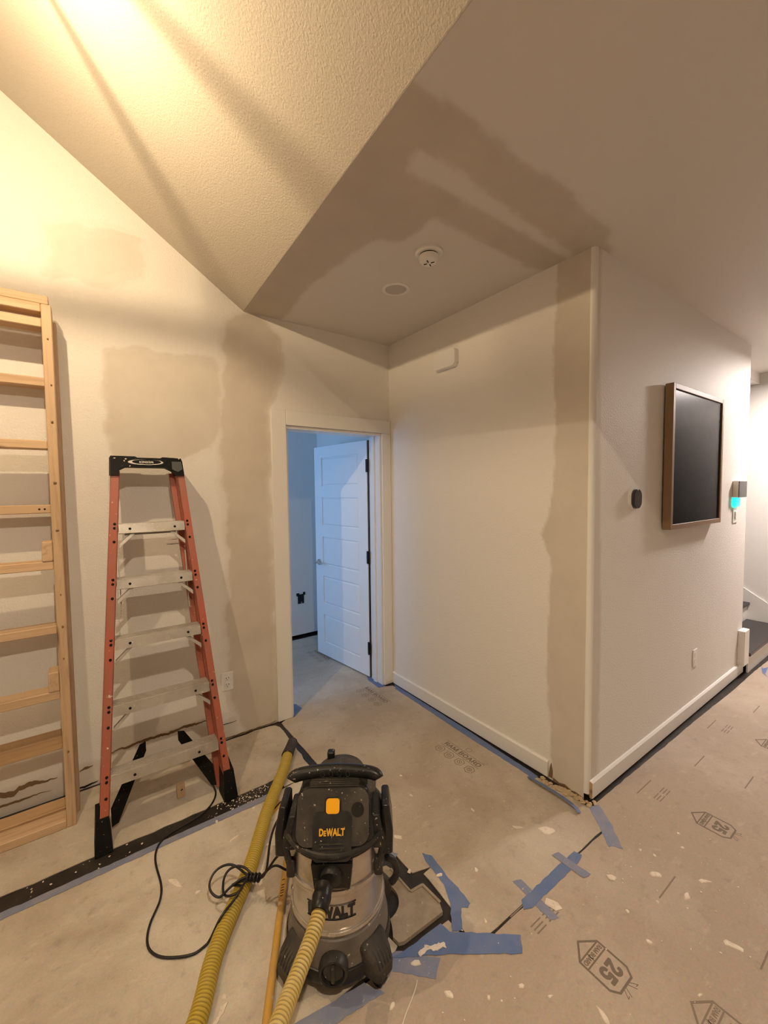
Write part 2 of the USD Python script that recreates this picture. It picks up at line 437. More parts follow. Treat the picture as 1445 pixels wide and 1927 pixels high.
def soft_mask(u, v, polys, seed, amp=0.018, freq=22.0, soft=0.010, level=None):
    """How far (u, v) lies inside ragged-edged polygons; level gives each its strength."""
    out = np.zeros(len(u))
    rs = np.random.default_rng(seed)
    p3 = np.column_stack([u, v, np.full(len(u), seed * 3.7)])
    du = (meshkit.fbm(p3 * freq, 3, seed) - 0.5) * 2 * amp
    dv = (meshkit.fbm(p3 * freq + 31.0, 3, seed + 9) - 0.5) * 2 * amp
    for i, P in enumerate(polys):
        g = Polygon(P).buffer(0)
        acc = np.zeros(len(u))
        for k in range(6):
            o = rs.normal(0, soft, 2)
            acc += shapely.contains_xy(g, u + du + o[0], v + dv + o[1])
        out = np.maximum(out, acc / 6 * (1.0 if level is None else level[i]))
    return out


def sheet(us, vs, keep, to3d):
    """Grid of quads over us x vs; keep(u, v) of a cell's centre."""
    us, vs = np.asarray(us), np.asarray(vs)
    U, V = np.meshgrid(us, vs, indexing="ij")
    n = len(vs)
    i, j = np.meshgrid(np.arange(len(us) - 1), np.arange(n - 1), indexing="ij")
    uc, vc = (us[:-1] + us[1:])[i] / 2, (vs[:-1] + vs[1:])[j] / 2
    k = keep(uc, vc).ravel() if keep else np.ones(i.size, bool)
    a = (i * n + j).ravel()[k]
    f = np.vstack([np.column_stack([a, a + n, a + n + 1]), np.column_stack([a, a + n + 1, a + 1])])
    u, v = U.ravel(), V.ravel()
    return u, v, to3d(u, v), f


def lines(*spans):
    """Grid lines from (start, end, step) spans."""
    return np.unique(np.round(np.concatenate([np.linspace(a, b, max(2, int(round((b - a) / s)) + 1)) for a, b, s in spans]), 5))


# floor
struct("floor", [B(-3.6, 5.7, -3.6, 2.81, -0.12, 0.0), B(-0.62, 2.2, 2.81, 4.2, -0.12, 0.0), B(4.3, 5.7, 1.2, 4.2, -0.12, -0.0)], M["darkfloor"], "dark hardwood floor showing in the gaps between the boards")

# left wall with the doorway (front skin with its compound patches, backing behind)
DX0, DX1, DZ = 1.11, 1.905, 2.012
us = lines((-3.5, -0.6, 0.1), (-0.6, 1.11, 0.012), (1.11, 1.905, 0.02), (1.905, 1.985, 0.02))
vs = lines((0.0, 2.012, 0.012), (2.012, 3.4, 0.012), (3.4, 5.0, 0.1))
u, v, p, f = sheet(us, vs, lambda a, b: ~((a > DX0) & (a < DX1) & (b < DZ)), lambda a, b: np.column_stack([a, np.full_like(a, D), b]))
f = f[:, [0, 1, 2]]
left_mud = [
    [(-0.11, 2.88), (0.13, 2.96), (0.31, 2.94), (0.31, 2.76), (0.14, 2.66), (-0.14, 2.63), (-0.10, 2.75)],
    [(0.11, 2.33), (0.16, 2.36), (0.46, 2.37), (0.65, 2.37), (0.71, 2.30), (0.70, 1.98), (0.64, 1.82), (0.44, 1.74), (0.13, 1.74), (0.11, 1.93)],
    [(0.73, 2.62), (0.85, 2.70), (1.0, 2.72), (1.11, 2.57), (1.10, 2.29), (1.02, 2.13), (1.01, 1.66), (1.02, -0.1), (0.82, -0.1), (0.72, 0.20), (0.69, 0.65), (0.71, 0.99), (0.71, 1.32), (0.70, 1.56), (0.69, 1.82), (0.69, 2.04), (0.72, 2.30)],
    [(-0.01, 1.97), (0.09, 1.97), (0.08, 1.74), (-0.01, 1.73)],
    [(-0.01, 1.62), (0.07, 1.62), (0.06, 1.47), (-0.01, 1.44)],
    [(-3.5, 0.13), (0.70, 0.13), (0.70, -0.1), (-3.5, -0.1)],
]
mud = soft_mask(u, v, left_mud, 3, amp=0.034, freq=11.0, soft=0.016, level=[0.62, 0.80, 1.0, -0.0, -0.0, 0.75])
mud *= np.clip(0.62 + 0.75 * meshkit.fbm(np.column_stack([u * 3.1, v * 2.3, 0 * u]), 3, 4), 0.7, 1.1)
back = [B(-3.5, DX0, D + 0.003, 2.80, 0, 5.0), B(DX1, 2.1, D + 0.003, 2.80, 0, 2.8), B(DX0, DX1, D + 0.003, 2.80, DZ, 2.8), B(0.9, 2.1, D + 0.003, 2.80, 2.8, 5.0)]
bv, bf = arrays(back)
struct("wall_left", (np.vstack([p, bv]), np.vstack([f, bf + len(p)])), M["wall"], "cream textured wall with grey joint compound patches behind the ladder and around the doorway",
       attr={"mud": np.r_[mud, np.zeros(len(bv))]})

# alcove wall (faces the camera's left), its skin at x = X1
vs = lines((Y2 + 0.022, D, 0.012))
ws = lines((0.0, HC, 0.012))
u, v, p, f = sheet(vs, ws, None, lambda a, b: np.column_stack([np.full_like(a, X1), a, b]))
alc_mud = [[(1.0, 2.71), (1.24, 2.71), (1.25, 2.43), (1.26, 2.17), (1.24, 1.89), (1.26, 1.48), (1.32, 1.31), (1.30, 1.26), (1.26, 1.20), (1.27, 0.92), (1.28, 0.6), (1.25, 0.2), (1.24, -0.06), (1.0, -0.06)]]
mud = soft_mask(u, v, alc_mud, 5, amp=0.012, soft=0.004) * 0.9
bv, bf = arrays(B(X1 + 0.003, 2.105, 1.10, D, 0, HC))
struct("wall_alcove", (np.vstack([p, bv]), np.vstack([f[:, ::-1], bf + len(p)])), M["wall"], "cream alcove wall with a ragged grey compound strip at its outer corner", attr={"mud": np.r_[mud, np.zeros(len(bv))]})

# hall wall (carries the dark framed screen), skin at y = Y2
us = lines((X1 + 0.022, 2.3, 0.012), (2.3, XE, 0.05))
ws = lines((0.0, HC, 0.03))
u, v, p, f = sheet(us, ws, None, lambda a, b: np.column_stack([a, np.full_like(a, Y2), b]))
mud = soft_mask(u, v, [[(1.9, 2.71), (2.03, 2.71), (2.03, 2.12), (2.05, 1.62), (2.08, 0.82), (2.07, 0.27), (2.07, -0.1), (1.9, -0.1)]], 8, amp=0.008, soft=0.006) * 0.75
bv, bf = arrays(B(2.03, XE, Y2 + 0.003, 1.165, 0, HC))
struct("wall_right", (np.vstack([p, bv]), np.vstack([f, bf + len(p)])), M["wall"], "white hall wall on the right carrying the dark framed screen", attr={"mud": np.r_[mud, np.zeros(len(bv))]})

# rounded corner between the two
a = np.linspace(PI, 1.5 * PI, 9)
arc = [(X1 + 0.022 + 0.0235 * math.cos(t), Y2 + 0.022 + 0.0235 * math.sin(t)) for t in a] + [(X1 + 0.03, Y2 + 0.004), (X1 + 0.03, Y2 + 0.03), (X1 + 0.004, Y2 + 0.03)]
struct("trim_1", prism(arc, 0.035, HC), M["trim"], "rounded white corner bead between the alcove wall and the hall wall", smooth=40)

# stair wall, rear walls, room beyond the door
struct("wall_stairs", B(5.60, 5.72, -3.6, 4.2, 0, 2.72), M["plain"], "white wall beside the stairs at the end of the hall")
struct("wall_stairs_001", B(4.2, 5.6, 4.0, 4.1, 0, 2.72), M["plain"], "white wall at the head of the stairs")
struct("wall_rear", B(-3.6, 5.7, -3.72, -3.6, 0, 5.0), M["plain"], "white wall behind the camera")
struct("wall_far", B(-3.62, -3.5, -3.6, 2.8, 0, 5.0), M["plain"], "white wall on the far left")
struct("wall_bedroom", B(-0.62, 2.2, 4.10, 4.2, 0.035, 2.75), M["plain"], "dim wall seen through the doorway")
struct("wall_bedroom_001", B(2.06, 2.2, 2.80, 4.12, 0, 2.75), M["plain"], "wall behind the open door")
win = [B(-0.74, -0.62, 2.80, 2.95, 0, 2.75), B(-0.74, -0.62, 3.95, 4.2, 0, 2.75), B(-0.74, -0.62, 2.95, 3.95, 0, 0.9), B(-0.74, -0.62, 2.95, 3.95, 2.2, 2.75)]
struct("wall_bedroom_002", win, M["plain"], "window wall of the room beyond the door")
struct("ceiling_bedroom", B(-0.74, 2.2, 2.80, 4.2, 2.70, 2.80), M["plain"], "ceiling of the room beyond the door")
wf = thing("window_1", "white framed window in the room beyond the door", "window", (-0.62, 3.45, 0.9), kind="structure")
obj("window_frame", [B(-0.70, -0.64, 2.95, 3.00, 0.9, 2.2), B(-0.70, -0.64, 3.90, 3.95, 0.9, 2.2), B(-0.70, -0.64, 3.0, 3.90, 0.9, 0.95), B(-0.70, -0.64, 3.0, 3.90, 2.15, 2.2), B(-0.69, -0.65, 3.43, 3.47, 0.95, 2.15)], M["trim"], wf)

# flat ceiling: polygon beyond the vault's edge, with its compound bands
us = lines((0.55, 2.3, 0.015), (2.3, 5.6, 0.1))
vs = lines((-3.6, 0.4, 0.1), (0.4, 2.80, 0.015))
E_ = lambda y: np.asarray(edge_x(y))
uu, vv, p, f = sheet(np.linspace(0, 1, len(us)), vs, None, lambda a, b: np.column_stack([a, b, a]))
span0 = (us - us[0]) / (us[-1] - us[0])
U = edge_x(vv) + np.interp(uu, np.linspace(0, 1, len(us)), span0) * (5.65 - edge_x(vv))
p = np.column_stack([U, vv, np.full_like(U, HC)])
keepf = ~((U[f].mean(1) > 4.40) & (vv[f].mean(1) > 1.30))
cmud = [[(0.6, 2.8), (1.09, 2.8), (1.11, 2.54), (1.06, 2.23), (1.08, 1.94), (1.10, 1.76), (1.11, 1.62), (1.23, 1.54), (1.24, 1.33), (1.42, 1.33), (1.66, 1.34), (1.92, 1.34), (2.0, 1.3), (2.0, 1.19), (1.9, 1.18), (1.45, 1.185), (1.1, 1.19), (0.98, 1.20), (0.95, 1.09), (1.1, 1.085), (1.4, 1.11), (1.9, 1.14), (2.0, 1.15), (2.12, 1.04), (1.93, 0.94), (1.64, 0.93), (1.42, 0.91), (1.21, 0.94), (1.08, 0.91), (0.92, 0.92), (0.6, 0.93)]]
mud = soft_mask(p[:, 0], p[:, 1], cmud, 11, amp=0.02, freq=14, soft=0.012)
bv, bf = arrays([prism([(edge_x(-3.6) + 0.04, -3.6), (5.7, -3.6), (5.7, 1.25), (4.41, 1.25), (4.41, 2.8), (edge_x(2.8) + 0.04, 2.8)], HC + 0.004, HC + 0.10)])
struct("ceiling", (np.vstack([p, bv]), np.vstack([f[keepf][:, ::-1], bf + len(p)])), M["ceiling"], "flat white ceiling with brown grey bands of bare joint compound", attr={"mud": np.r_[mud, np.zeros(len(bv))]})
struct("ceiling_stairs", B(4.3, 5.7, 1.25, 4.2, 2.60, 2.70), M["plain"], "ceiling above the stairs")

# the vault
vs = lines((-3.6, 0.4, 0.2), (0.4, D, 0.06), (D, D + 0.03, 0.03))
ss = lines((0.0, 1.6, 0.06), (1.6, 2.6, 0.2))
u, v, p, f = sheet(ss, vs, None, lambda a, b: np.column_stack([edge_x(b) - a, b, HC + SL * a]))
bead = tube(np.column_stack([edge_x(np.array([-3.6, D])) + 0.003, [-3.6, D], [HC + 0.006] * 2]), 0.007, 8)
bv, bf = arrays([bead])
slab = p + [0.05, 0, 0.08]
g2 = f + len(p)
struct("ceiling_vault", (np.vstack([p, slab, bv]), np.vstack([f, g2[:, ::-1], bf + 2 * len(p)])), M["slope"], "sloping vaulted ceiling with a knockdown plaster texture", attr={"mud": np.zeros(2 * len(p) + len(bv))})
xtop = 0.853 - 2.6
struct("ceiling_vault_001", B(-3.6, xtop + 0.1, -3.6, 2.8, HC + SL * 2.6 - 0.02, HC + SL * 2.6 + 0.1), M["plain"], "flat top of the vault")

# baseboards
bb = 0.10
struct("baseboard_alcove", prism_y([(X1 - 0.014, 0.012), (X1, 0.012), (X1, bb), (X1 - 0.008, bb), (X1 - 0.014, bb - 0.007)], 1.262, D - 0.018), M["trim"], "white baseboard along the alcove wall, cut short before the corner")
h = struct("baseboard_right", prism_x([(Y2 - 0.016, 0.02), (Y2, 0.02), (Y2, bb + 0.005), (Y2 - 0.008, bb + 0.005), (Y2 - 0.016, bb - 0.003)], X1 + 0.012, XE), M["trim"], "white baseboard along the hall wall under the framed screen")
obj("cut_end", B(X1 + 0.010, X1 + 0.0125, Y2 - 0.015, Y2 - 0.001, 0.02, bb), M["wood_dark"], (h[0], None), label="bare wood cut end")
struct("trim_2", B(4.30, 4.425, 0.998, Y2, 0.10, 0.39, 0.004), M["trim"], "white block of trim at the end of the hall wall")
struct("baseboard_stairs", B(5.585, 5.60, -3.6, 0.98, 0.0, 0.11), M["trim"], "white baseboard of the stair wall")

# torn drywall along the foot of the left wall
tp = thing("torn_drywall_edge", "brown torn paper edge where the baseboard was pulled off the left wall", "torn paper", (0, D, 0.1))


def sliver(xs, z0s, z1s):
    return Polygon(list(zip(xs, z0s)) + list(zip(xs[::-1], z1s[::-1])))


def ragged(x0, x1, z0, z1, th, n, seed):
    r = np.random.default_rng(seed)
    n *= 2
    sm = lambda q: np.convolve(np.pad(q, 2, mode="edge"), np.ones(5) / 5, "valid")
    xs = np.linspace(x0, x1, n); zc = np.linspace(z0, z1, n) + sm(r.normal(0, th * 0.4, n))
    t = th * (0.2 + 1.1 * sm(r.random(n))) * np.sin(np.linspace(0.05, PI - 0.05, n))
    return sliver(list(xs), list(zc - t / 2), list(zc + t / 2))


obj("paper_tear", prism_y(ragged(-0.60, -0.17, 0.100, 0.118, 0.032, 22, 1), D - 0.003, D), M["brownpaper"], tp)
obj("paper_tear", prism_y(ragged(-0.08, -0.02, 0.105, 0.112, 0.014, 8, 2), D - 0.003, D), M["brownpaper"], tp)
obj("gap", prism_y(ragged(0.02, 0.60, 0.152, 0.168, 0.020, 34, 3), D - 0.003, D), M["brownpaper"], tp, label="dark slot cut in the drywall")
obj("gap", prism_y(ragged(-0.10, 0.0, 0.012, 0.014, 0.012, 8, 4), D - 0.003, D), M["dark"], tp)
obj("gap", prism_y(ragged(0.62, 1.0, 0.008, 0.008, 0.010, 30, 5), D - 0.003, D), M["brownpaper"], tp)
obj("gap", prism_y(ragged(0.60, 0.74, 0.099, 0.101, 0.005, 8, 6), D - 0.002, D), M["dark"], tp)
obj("paper_tear", prism_y(ragged(-0.55, -0.20, 0.045, 0.060, 0.016, 16, 8), D - 0.002, D), M["brownpaper"], tp)

# doorway: casing, jambs, leaf
struct("trim_3", B(1.010, DX0 + 0.004, D - 0.018, D, 0.004, 2.112, 0.003), M["trim"], "flat white casing left of the doorway")
struct("trim_4", B(DX1 - 0.004, X1 - 0.001, D - 0.018, D, 0.004, 2.012, 0.003), M["trim"], "flat white casing right of the doorway")
struct("trim_5", B(DX0 + 0.005, X1 - 0.001, D - 0.018, D, 2.0125, 2.112, 0.003), M["trim"], "flat white casing over the doorway")
struct("trim_6", [B(DX0 - 0.001, DX0 + 0.018, D, 2.83, 0.0, DZ), B(DX1 - 0.018, DX1 + 0.001, D, 2.83, 0.0, DZ), B(DX0 + 0.018, DX1 - 0.018, D, 2.83, DZ - 0.018, DZ + 0.001),
                  B(DX1 - 0.030, DX1 - 0.018, 2.745, 2.785, 0.0, DZ - 0.018), B(DX0 + 0.018, DX0 + 0.030, 2.745, 2.785, 0.0, DZ - 0.018)], M["trim"], "white jambs and stops lining the doorway")
dl = thing("door_1", "white five panel door standing open, with black hinges", "door", (1.872, 2.842, 0.0), math.radians(97), kind="structure")
DWD, DH, Z0 = 0.765, 1.975, 0.018
face = sbox(0, Z0, DWD, DH)
holes, panels = [], []
for k in range(5):
    zt = DH - 0.10 - k * 0.367
    holes.append(sbox(0.115, zt - 0.262, DWD - 0.115, zt)); panels.append((0.115, DWD - 0.115, zt - 0.262, zt))
frame = face.difference(unary_union(holes))
fp = prism_y(frame, -0.011, 0.0)
obj("leaf", [fp, B(0, DWD, -0.036, -0.010, Z0, DH)], M["door"], dl, local=True)
for x0, x1, z0, z1 in panels:
    i = 0.020
    q = np.array([(x0, -0.0108, z0), (x1, -0.0108, z0), (x1, -0.0108, z1), (x0, -0.0108, z1), (x0 + i, -0.003, z0 + i), (x1 - i, -0.003, z0 + i), (x1 - i, -0.003, z1 - i), (x0 + i, -0.003, z1 - i)])
    pm = trimesh.convex.convex_hull(q + [[0, 0, 0]] * 4 + [[0, 0, 0]] * 4 if False else q)
    pm.vertices[:, 0] = np.where(pm.vertices[:, 1] < -0.005, pm.vertices[:, 0] + np.sign((x0 + x1) / 2 - pm.vertices[:, 0]) * 0.007, pm.vertices[:, 0])
    pm.vertices[:, 2] = np.where(pm.vertices[:, 1] < -0.005, pm.vertices[:, 2] + np.sign((z0 + z1) / 2 - pm.vertices[:, 2]) * 0.007, pm.vertices[:, 2])
    obj("panel", pm, M["door"], dl, local=True)
obj("edge_seal", B(-0.013, -0.0015, -0.030, -0.006, Z0, DH), M["black"], dl, local=True)
for z in (0.26, 1.02, 1.77):
    obj("hinge", [B(-0.020, 0.016, -0.001, 0.0035, z - 0.05, z + 0.05, 0.002), cyl((-0.004, 0.007, z - 0.052), (-0.004, 0.007, z + 0.052), 0.007, 12)], M["black"], dl, local=True)
obj("door_handle", [cyl((DWD - 0.06, 0.0, 0.90), (DWD - 0.06, 0.012, 0.90), 0.027, 20), cyl((DWD - 0.06, 0.01, 0.90), (DWD - 0.06, 0.05, 0.90), 0.010, 12),
                    tube(spline([(DWD - 0.06, 0.048, 0.90), (DWD - 0.10, 0.052, 0.902), (DWD - 0.165, 0.046, 0.897)], 8), [0.0095, 0.009, 0.009, 0.008, 0.008, 0.0075, 0.007, 0.006], 10)], M["chrome"], dl, smooth=40, local=True)
ob = thing("outlet_box", "open black electrical box low in the wall seen through the doorway", "outlet box", (1.835, 4.10, 0.42))
obj("box", [B(1.80, 1.87, 4.096, 4.10, 0.37, 0.47), B(1.785, 1.815, 4.092, 4.098, 0.455, 0.485), B(1.86, 1.885, 4.092, 4.098, 0.46, 0.49)], M["black"], ob)
obj("terminal", B(1.832, 1.846, 4.090, 4.096, 0.375, 0.39), M["chrome"], ob)

# stairs at the end of the hall
st = thing("staircase", "stairs with dark treads and white risers beyond the end of the hall wall", "stairs", (5.0, 1.0, 0))
ys = [0.99 + 0.275 * k for k in range(8)]
for k, y in enumerate(ys):
    z = 0.18 * (k + 1)
    x0 = 4.44 if k == 0 else 4.43
    obj("riser", B(x0 + 0.03, 5.585, y + 0.022, y + 0.034, 0.18 * k + (0.0 if k == 0 else 0.001), z - 0.028), M["trim"], st)
    obj("tread", B(x0, 5.585, y, y + 0.30, z - 0.028, z, 0.004), M["tread"], st)
zsk = lambda y: 0.378 + 0.655 * (y - 1.128)
obj("skirt_board", prism_x([(0.98, 0.0), (0.98, zsk(0.98)), (3.3, zsk(3.3)), (3.3, zsk(3.3) - 0.6), (1.9, 0.0)], 5.586, 5.5995), M["trim"], st)
obj("side_panel", prism_x([(1.17, 0.0), (1.17, 0.16), (3.2, 1.4), (3.2, 0.0)], 4.415, 4.43), M["trim"], st)

fd = thing("door_2", "dark wooden front door in the stair wall right of the picture", "door", (5.60, -0.15, 0), kind="structure")
obj("leaf", prism_x(sbox(-0.70, 0.01, 0.42, 2.30), 5.565, 5.60), simple("dark_door_stain", (0.022, 0.014, 0.009), 0.35), fd)
for z0, z1 in ((0.15, 0.75), (0.85, 1.45), (1.55, 2.15)):
    obj("panel", B(5.553, 5.566, -0.55, 0.27, z0, z1, 0.010), simple(f"dark_door_panel_{int(z0 * 100)}", (0.022, 0.014, 0.009), 0.35), fd)
obj("door_handle", [cyl((5.566, 0.35, 1.0), (5.53, 0.35, 1.0), 0.010, 10), cyl((5.532, 0.36, 1.0), (5.532, 0.24, 1.0), 0.008, 10)], M["black"], fd)
struct("trim_7", [B(5.58, 5.60, 0.42, 0.50, 0, 2.38), B(5.58, 5.60, -0.78, -0.70, 0, 2.38), B(5.58, 5.60, -0.70, 0.42, 2.30, 2.38)], M["trim"], "white casing around the dark front door")

# ------------------------------------------------------------------ ceiling and wall fittings
sd = thing("smoke_detector", "round white smoke detector on the alcove ceiling", "smoke detector", (1.381, 1.533, HC))
obj("base", [m.apply_translation((1.381, 1.533, 0)) or m for m in [lathe([(0, HC), (0.067, HC), (0.067, HC - 0.008), (0.060, HC - 0.014), (0, HC - 0.014)], 40)]], M["white"], sd, smooth=35)
obj("gap_ring", [m.apply_translation((1.381, 1.533, 0)) or m for m in [lathe([(0, HC - 0.013), (0.0445, HC - 0.013), (0.0445, HC - 0.020), (0, HC - 0.020)], 40)]], M["dark"], sd)
obj("dome", [m.apply_translation((1.381, 1.533, 0)) or m for m in [lathe([(0, HC - 0.019), (0.047, HC - 0.019), (0.0475, HC - 0.030), (0.044, HC - 0.042), (0.036, HC - 0.049), (0.0, HC - 0.051)], 40)]], M["white"], sd, smooth=35)
for k in range(4):
    a = 0.5 + k * PI / 2
    c = np.array([1.381 + 0.018 * math.cos(a), 1.533 + 0.018 * math.sin(a), HC - 0.0515])
    d_ = np.array([math.cos(a), math.sin(a), 0]) * 0.008
    obj("sounder_slot", tube([c - d_, c + d_], 0.0022, 6), M["dark"], sd)
sp = thing("ceiling_speaker", "round recessed ceiling speaker with grey grille beside the smoke detector", "ceiling speaker", (1.471, 1.911, HC))
obj("trim_ring", [m.apply_translation((1.471, 1.911, 0)) or m for m in [lathe([(0.060, HC), (0.078, HC), (0.077, HC - 0.005), (0.064, HC - 0.008), (0.060, HC - 0.004), (0.060, HC)], 48)]], M["white"], sp, smooth=35)
obj("grille", [m.apply_translation((1.471, 1.911, 0)) or m for m in [lathe([(0, HC - 0.003), (0.0615, HC - 0.003), (0.0615, HC - 0.001), (0, HC - 0.001)], 48)]], M["offwhite"], sp)
ch = thing("door_chime", "white rounded door chime box high on the alcove wall", "door chime", (X1, 2.025, 2.42))
rr = rrect(0.205, 0.115, 0.028, 6, 2.027, 2.42)
obj("cover", prism_x(rr.buffer(-0.003), X1 - 0.036, X1 - 0.028), M["white"], ch)
obj("body", prism_x(rr, X1 - 0.030, X1), M["white"], ch)

fr = thing("framed_screen", "large square dark glossy screen in a brown wooden frame on the hall wall", "television", (3.19, Y2, 1.743))
fx0, fx1, fz0, fz1, fy = 2.765, 3.62, 1.318, 2.168, Y2 - 0.052
t_ = 0.030
for a in ((fx0, fx0 + t_, fz0, fz1), (fx1 - t_, fx1, fz0, fz1)):
    obj("frame_rail", B(a[0], a[1], fy, Y2 - 0.008, a[2], a[3], 0.0015), M["frame_wood"], fr)
for a in ((fx0 + t_ + 0.0002, fx1 - t_ - 0.0002, fz0, fz0 + t_), (fx0 + t_ + 0.0002, fx1 - t_ - 0.0002, fz1 - t_, fz1)):
    obj("frame_rail", B(a[0], a[1], fy, Y2 - 0.008, a[2], a[3], 0.0015), M["frame_wood"], fr)
obj("screen", B(fx0 + t_, fx1 - t_, fy + 0.008, Y2 - 0.010, fz0 + t_, fz1 - t_), M["screen"], fr)
obj("wall_bracket", B(3.05, 3.35, Y2 - 0.012, Y2, 1.65, 1.85), M["black"], fr)

th = thing("thermostat", "white oval thermostat with dark glass face on the hall wall", "thermostat", (2.40, Y2, 1.51))
ro = rrect(0.112, 0.118, 0.045, 8, 2.40, 1.508)
obj("back_plate", prism_y(ro, Y2 - 0.016, Y2), M["white"], th)
obj("glass_face", [prism_y(ro.buffer(-0.008), Y2 - 0.026, Y2 - 0.0155), prism_y(ro.buffer(-0.013), Y2 - 0.029, Y2 - 0.0255)], M["greyglass"], th)
obj("sensor_window", B(2.395, 2.405, Y2 - 0.0285, Y2 - 0.025, 1.552, 1.560), M["white"], th)

cp = thing("control_panel", "white wall panel with black touch screen beyond the framed screen", "control panel", (4.15, Y2, 1.545))
obj("body", B(4.045, 4.235, Y2 - 0.040, Y2, 1.482, 1.610, 0.004), M["white"], cp)
obj("touch_screen", B(4.048, 4.232, Y2 - 0.043, Y2 - 0.039, 1.484, 1.608), M["black"], cp)
nl = thing("night_light", "small glowing teal light on the wall below the black control panel", "night light", (4.11, Y2, 1.44))
obj("glow_cover", RB(4.050, 4.165, Y2 - 0.022, Y2 - 0.001, 1.412, 1.480, 0.010), M["teal"], nl, smooth=40)
sw = thing("light_switch", "white wall switch plate under the glowing teal light", "light switch", (4.12, Y2, 1.35))
obj("plate", B(4.065, 4.175, Y2 - 0.006, Y2, 1.285, 1.405, 0.002), M["white"], sw)
obj("rocker", B(4.10, 4.14, Y2 - 0.012, Y2 - 0.005, 1.315, 1.375, 0.002), M["white"], sw)


def outlet(label, x, z, y, tall=0.118, wide=0.072, slots=True):
    o = thing("wall_outlet", label, "outlet", (x, y, z))
    obj("plate", B(x - wide / 2, x + wide / 2, y - 0.006, y, z - tall / 2, z + tall / 2, 0.002), M["white"], o)
    for s in (-1, 1):
        obj("receptacle", prism_y(rrect(0.034, 0.030, 0.010, 4, x, z + s * 0.021), y - 0.008, y - 0.0055), M["white"], o)
        if slots:
            obj("slot", [B(x - 0.009, x - 0.0065, y - 0.0086, y - 0.0078, z + s * 0.021 - 0.003, z + s * 0.021 + 0.007), B(x + 0.0065, x + 0.009, y - 0.0086, y - 0.0078, z + s * 0.021 - 0.003, z + s * 0.021 + 0.007),
                         B(x - 0.002, x + 0.002, y - 0.0086, y - 0.0078, z + s * 0.021 - 0.011, z + s * 0.021 - 0.007)], M["dark"], o)


outlet("white wall outlet with dark slots right of the red ladder", 0.687, 0.375, D)
outlet("blank white outlet plate low on the hall wall", 3.36, 0.397, Y2, slots=False)
s2 = thing("light_switch", "cream painted switch plate on the left wall seen between the ladder steps", "light switch", (0.435, D, 1.33))
obj("plate", B(0.375, 0.495, D - 0.006, D, 1.275, 1.39, 0.002), M["wall"], s2)
obj("rocker", B(0.40, 0.43, D - 0.010, D - 0.005, 1.30, 1.365, 0.0015), M["wall"], s2)
obj("rocker", B(0.445, 0.475, D - 0.010, D - 0.005, 1.30, 1.365, 0.0015), M["wall"], s2)

# ------------------------------------------------------------------ floor protection boards, with their print
ZB = 0.004
hole = Polygon([(0.990, 1.412), (1.012, 1.289), (1.030, 1.264), (1.113, 1.239), (1.064, 1.234), (1.064, 1.20), (1.055, 1.065), (1.036, 1.047), (0.817, 1.061), (0.80, 1.157), (0.85, 1.26), (0.93, 1.36)])


def jag(poly, seed, amp=0.004, step=0.06):
    """A torn-looking outline."""
    r = np.random.default_rng(seed)
    g = shapely.segmentize(poly, step)
    c = np.array(g.exterior.coords)[:-1]
    return Polygon(c + r.normal(0, amp, c.shape)).buffer(0)


def board(label, poly, mat_, seed, amp=0.003):
    g = jag(Polygon(poly), seed, amp).difference(hole)
    t = thing("protection_board", label, "floor protection", (float(g.centroid.x), float(g.centroid.y), 0))
    obj("sheet", prism(g, 0.0005, ZB), mat_, t)
    return t


s1 = board("dusty beige floor protection board along the left wall under the ladder", [(-3.4, 2.137), (0.79, 2.137), (0.80, 2.055), (0.984, 2.055), (0.988, 2.3), (1.000, 2.60), (0.98, 2.645), (0.9, 2.655), (0, 2.66), (-3.4, 2.66)], M["kraft_l"], 1)
s2b = board("dusty beige floor protection board in the left foreground under the black cord", [(-3.4, 1.078), (0.80, 1.075), (0.86, 1.10), (0.984, 1.42), (0.984, 2.050), (0.78, 2.046), (-3.4, 2.046)], M["kraft_l"], 2)
s3 = board("brown protection board filling the alcove and running through the doorway", [(1.13, 2.70), (1.024, 2.645), (1.024, 1.42), (1.03, 1.20), (1.04, 1.03), (1.03, 0.922), (1.40, 0.921), (1.868, 0.915), (1.945, 1.005), (1.955, 1.06), (1.940, 1.25), (1.935, 1.31), (1.945, 2.0), (1.95, 2.62), (1.885, 2.65), (1.880, 2.835), (2.03, 2.84), (2.03, 4.06), (-0.55, 4.06), (-0.55, 2.84), (1.132, 2.835)], M["kraft_m"], 3, 0.0015)
s4 = board("large brown protection board across the right foreground and hall", [(-3.4, -3.4), (5.57, -3.4), (5.57, 0.96), (4.55, 0.985), (3.9, 0.985), (3.3, 1.0), (2.73, 1.006), (2.30, 1.012), (2.0, 1.014), (1.955, 0.995), (1.88, 0.905), (1.40, 0.909), (1.02, 0.912), (1.018, 1.04), (0.82, 1.055), (-3.4, 1.066)], M["kraft_r"], 4, 0.0012)


def bar2(p0, p1, w):
    return shapely.LineString([p0, p1]).buffer(w / 2, cap_style="flat")


def ring2(pts, w):
    return shapely.LinearRing(pts).buffer(w / 2, join_style="mitre")


ZP = ZB + 0.0004


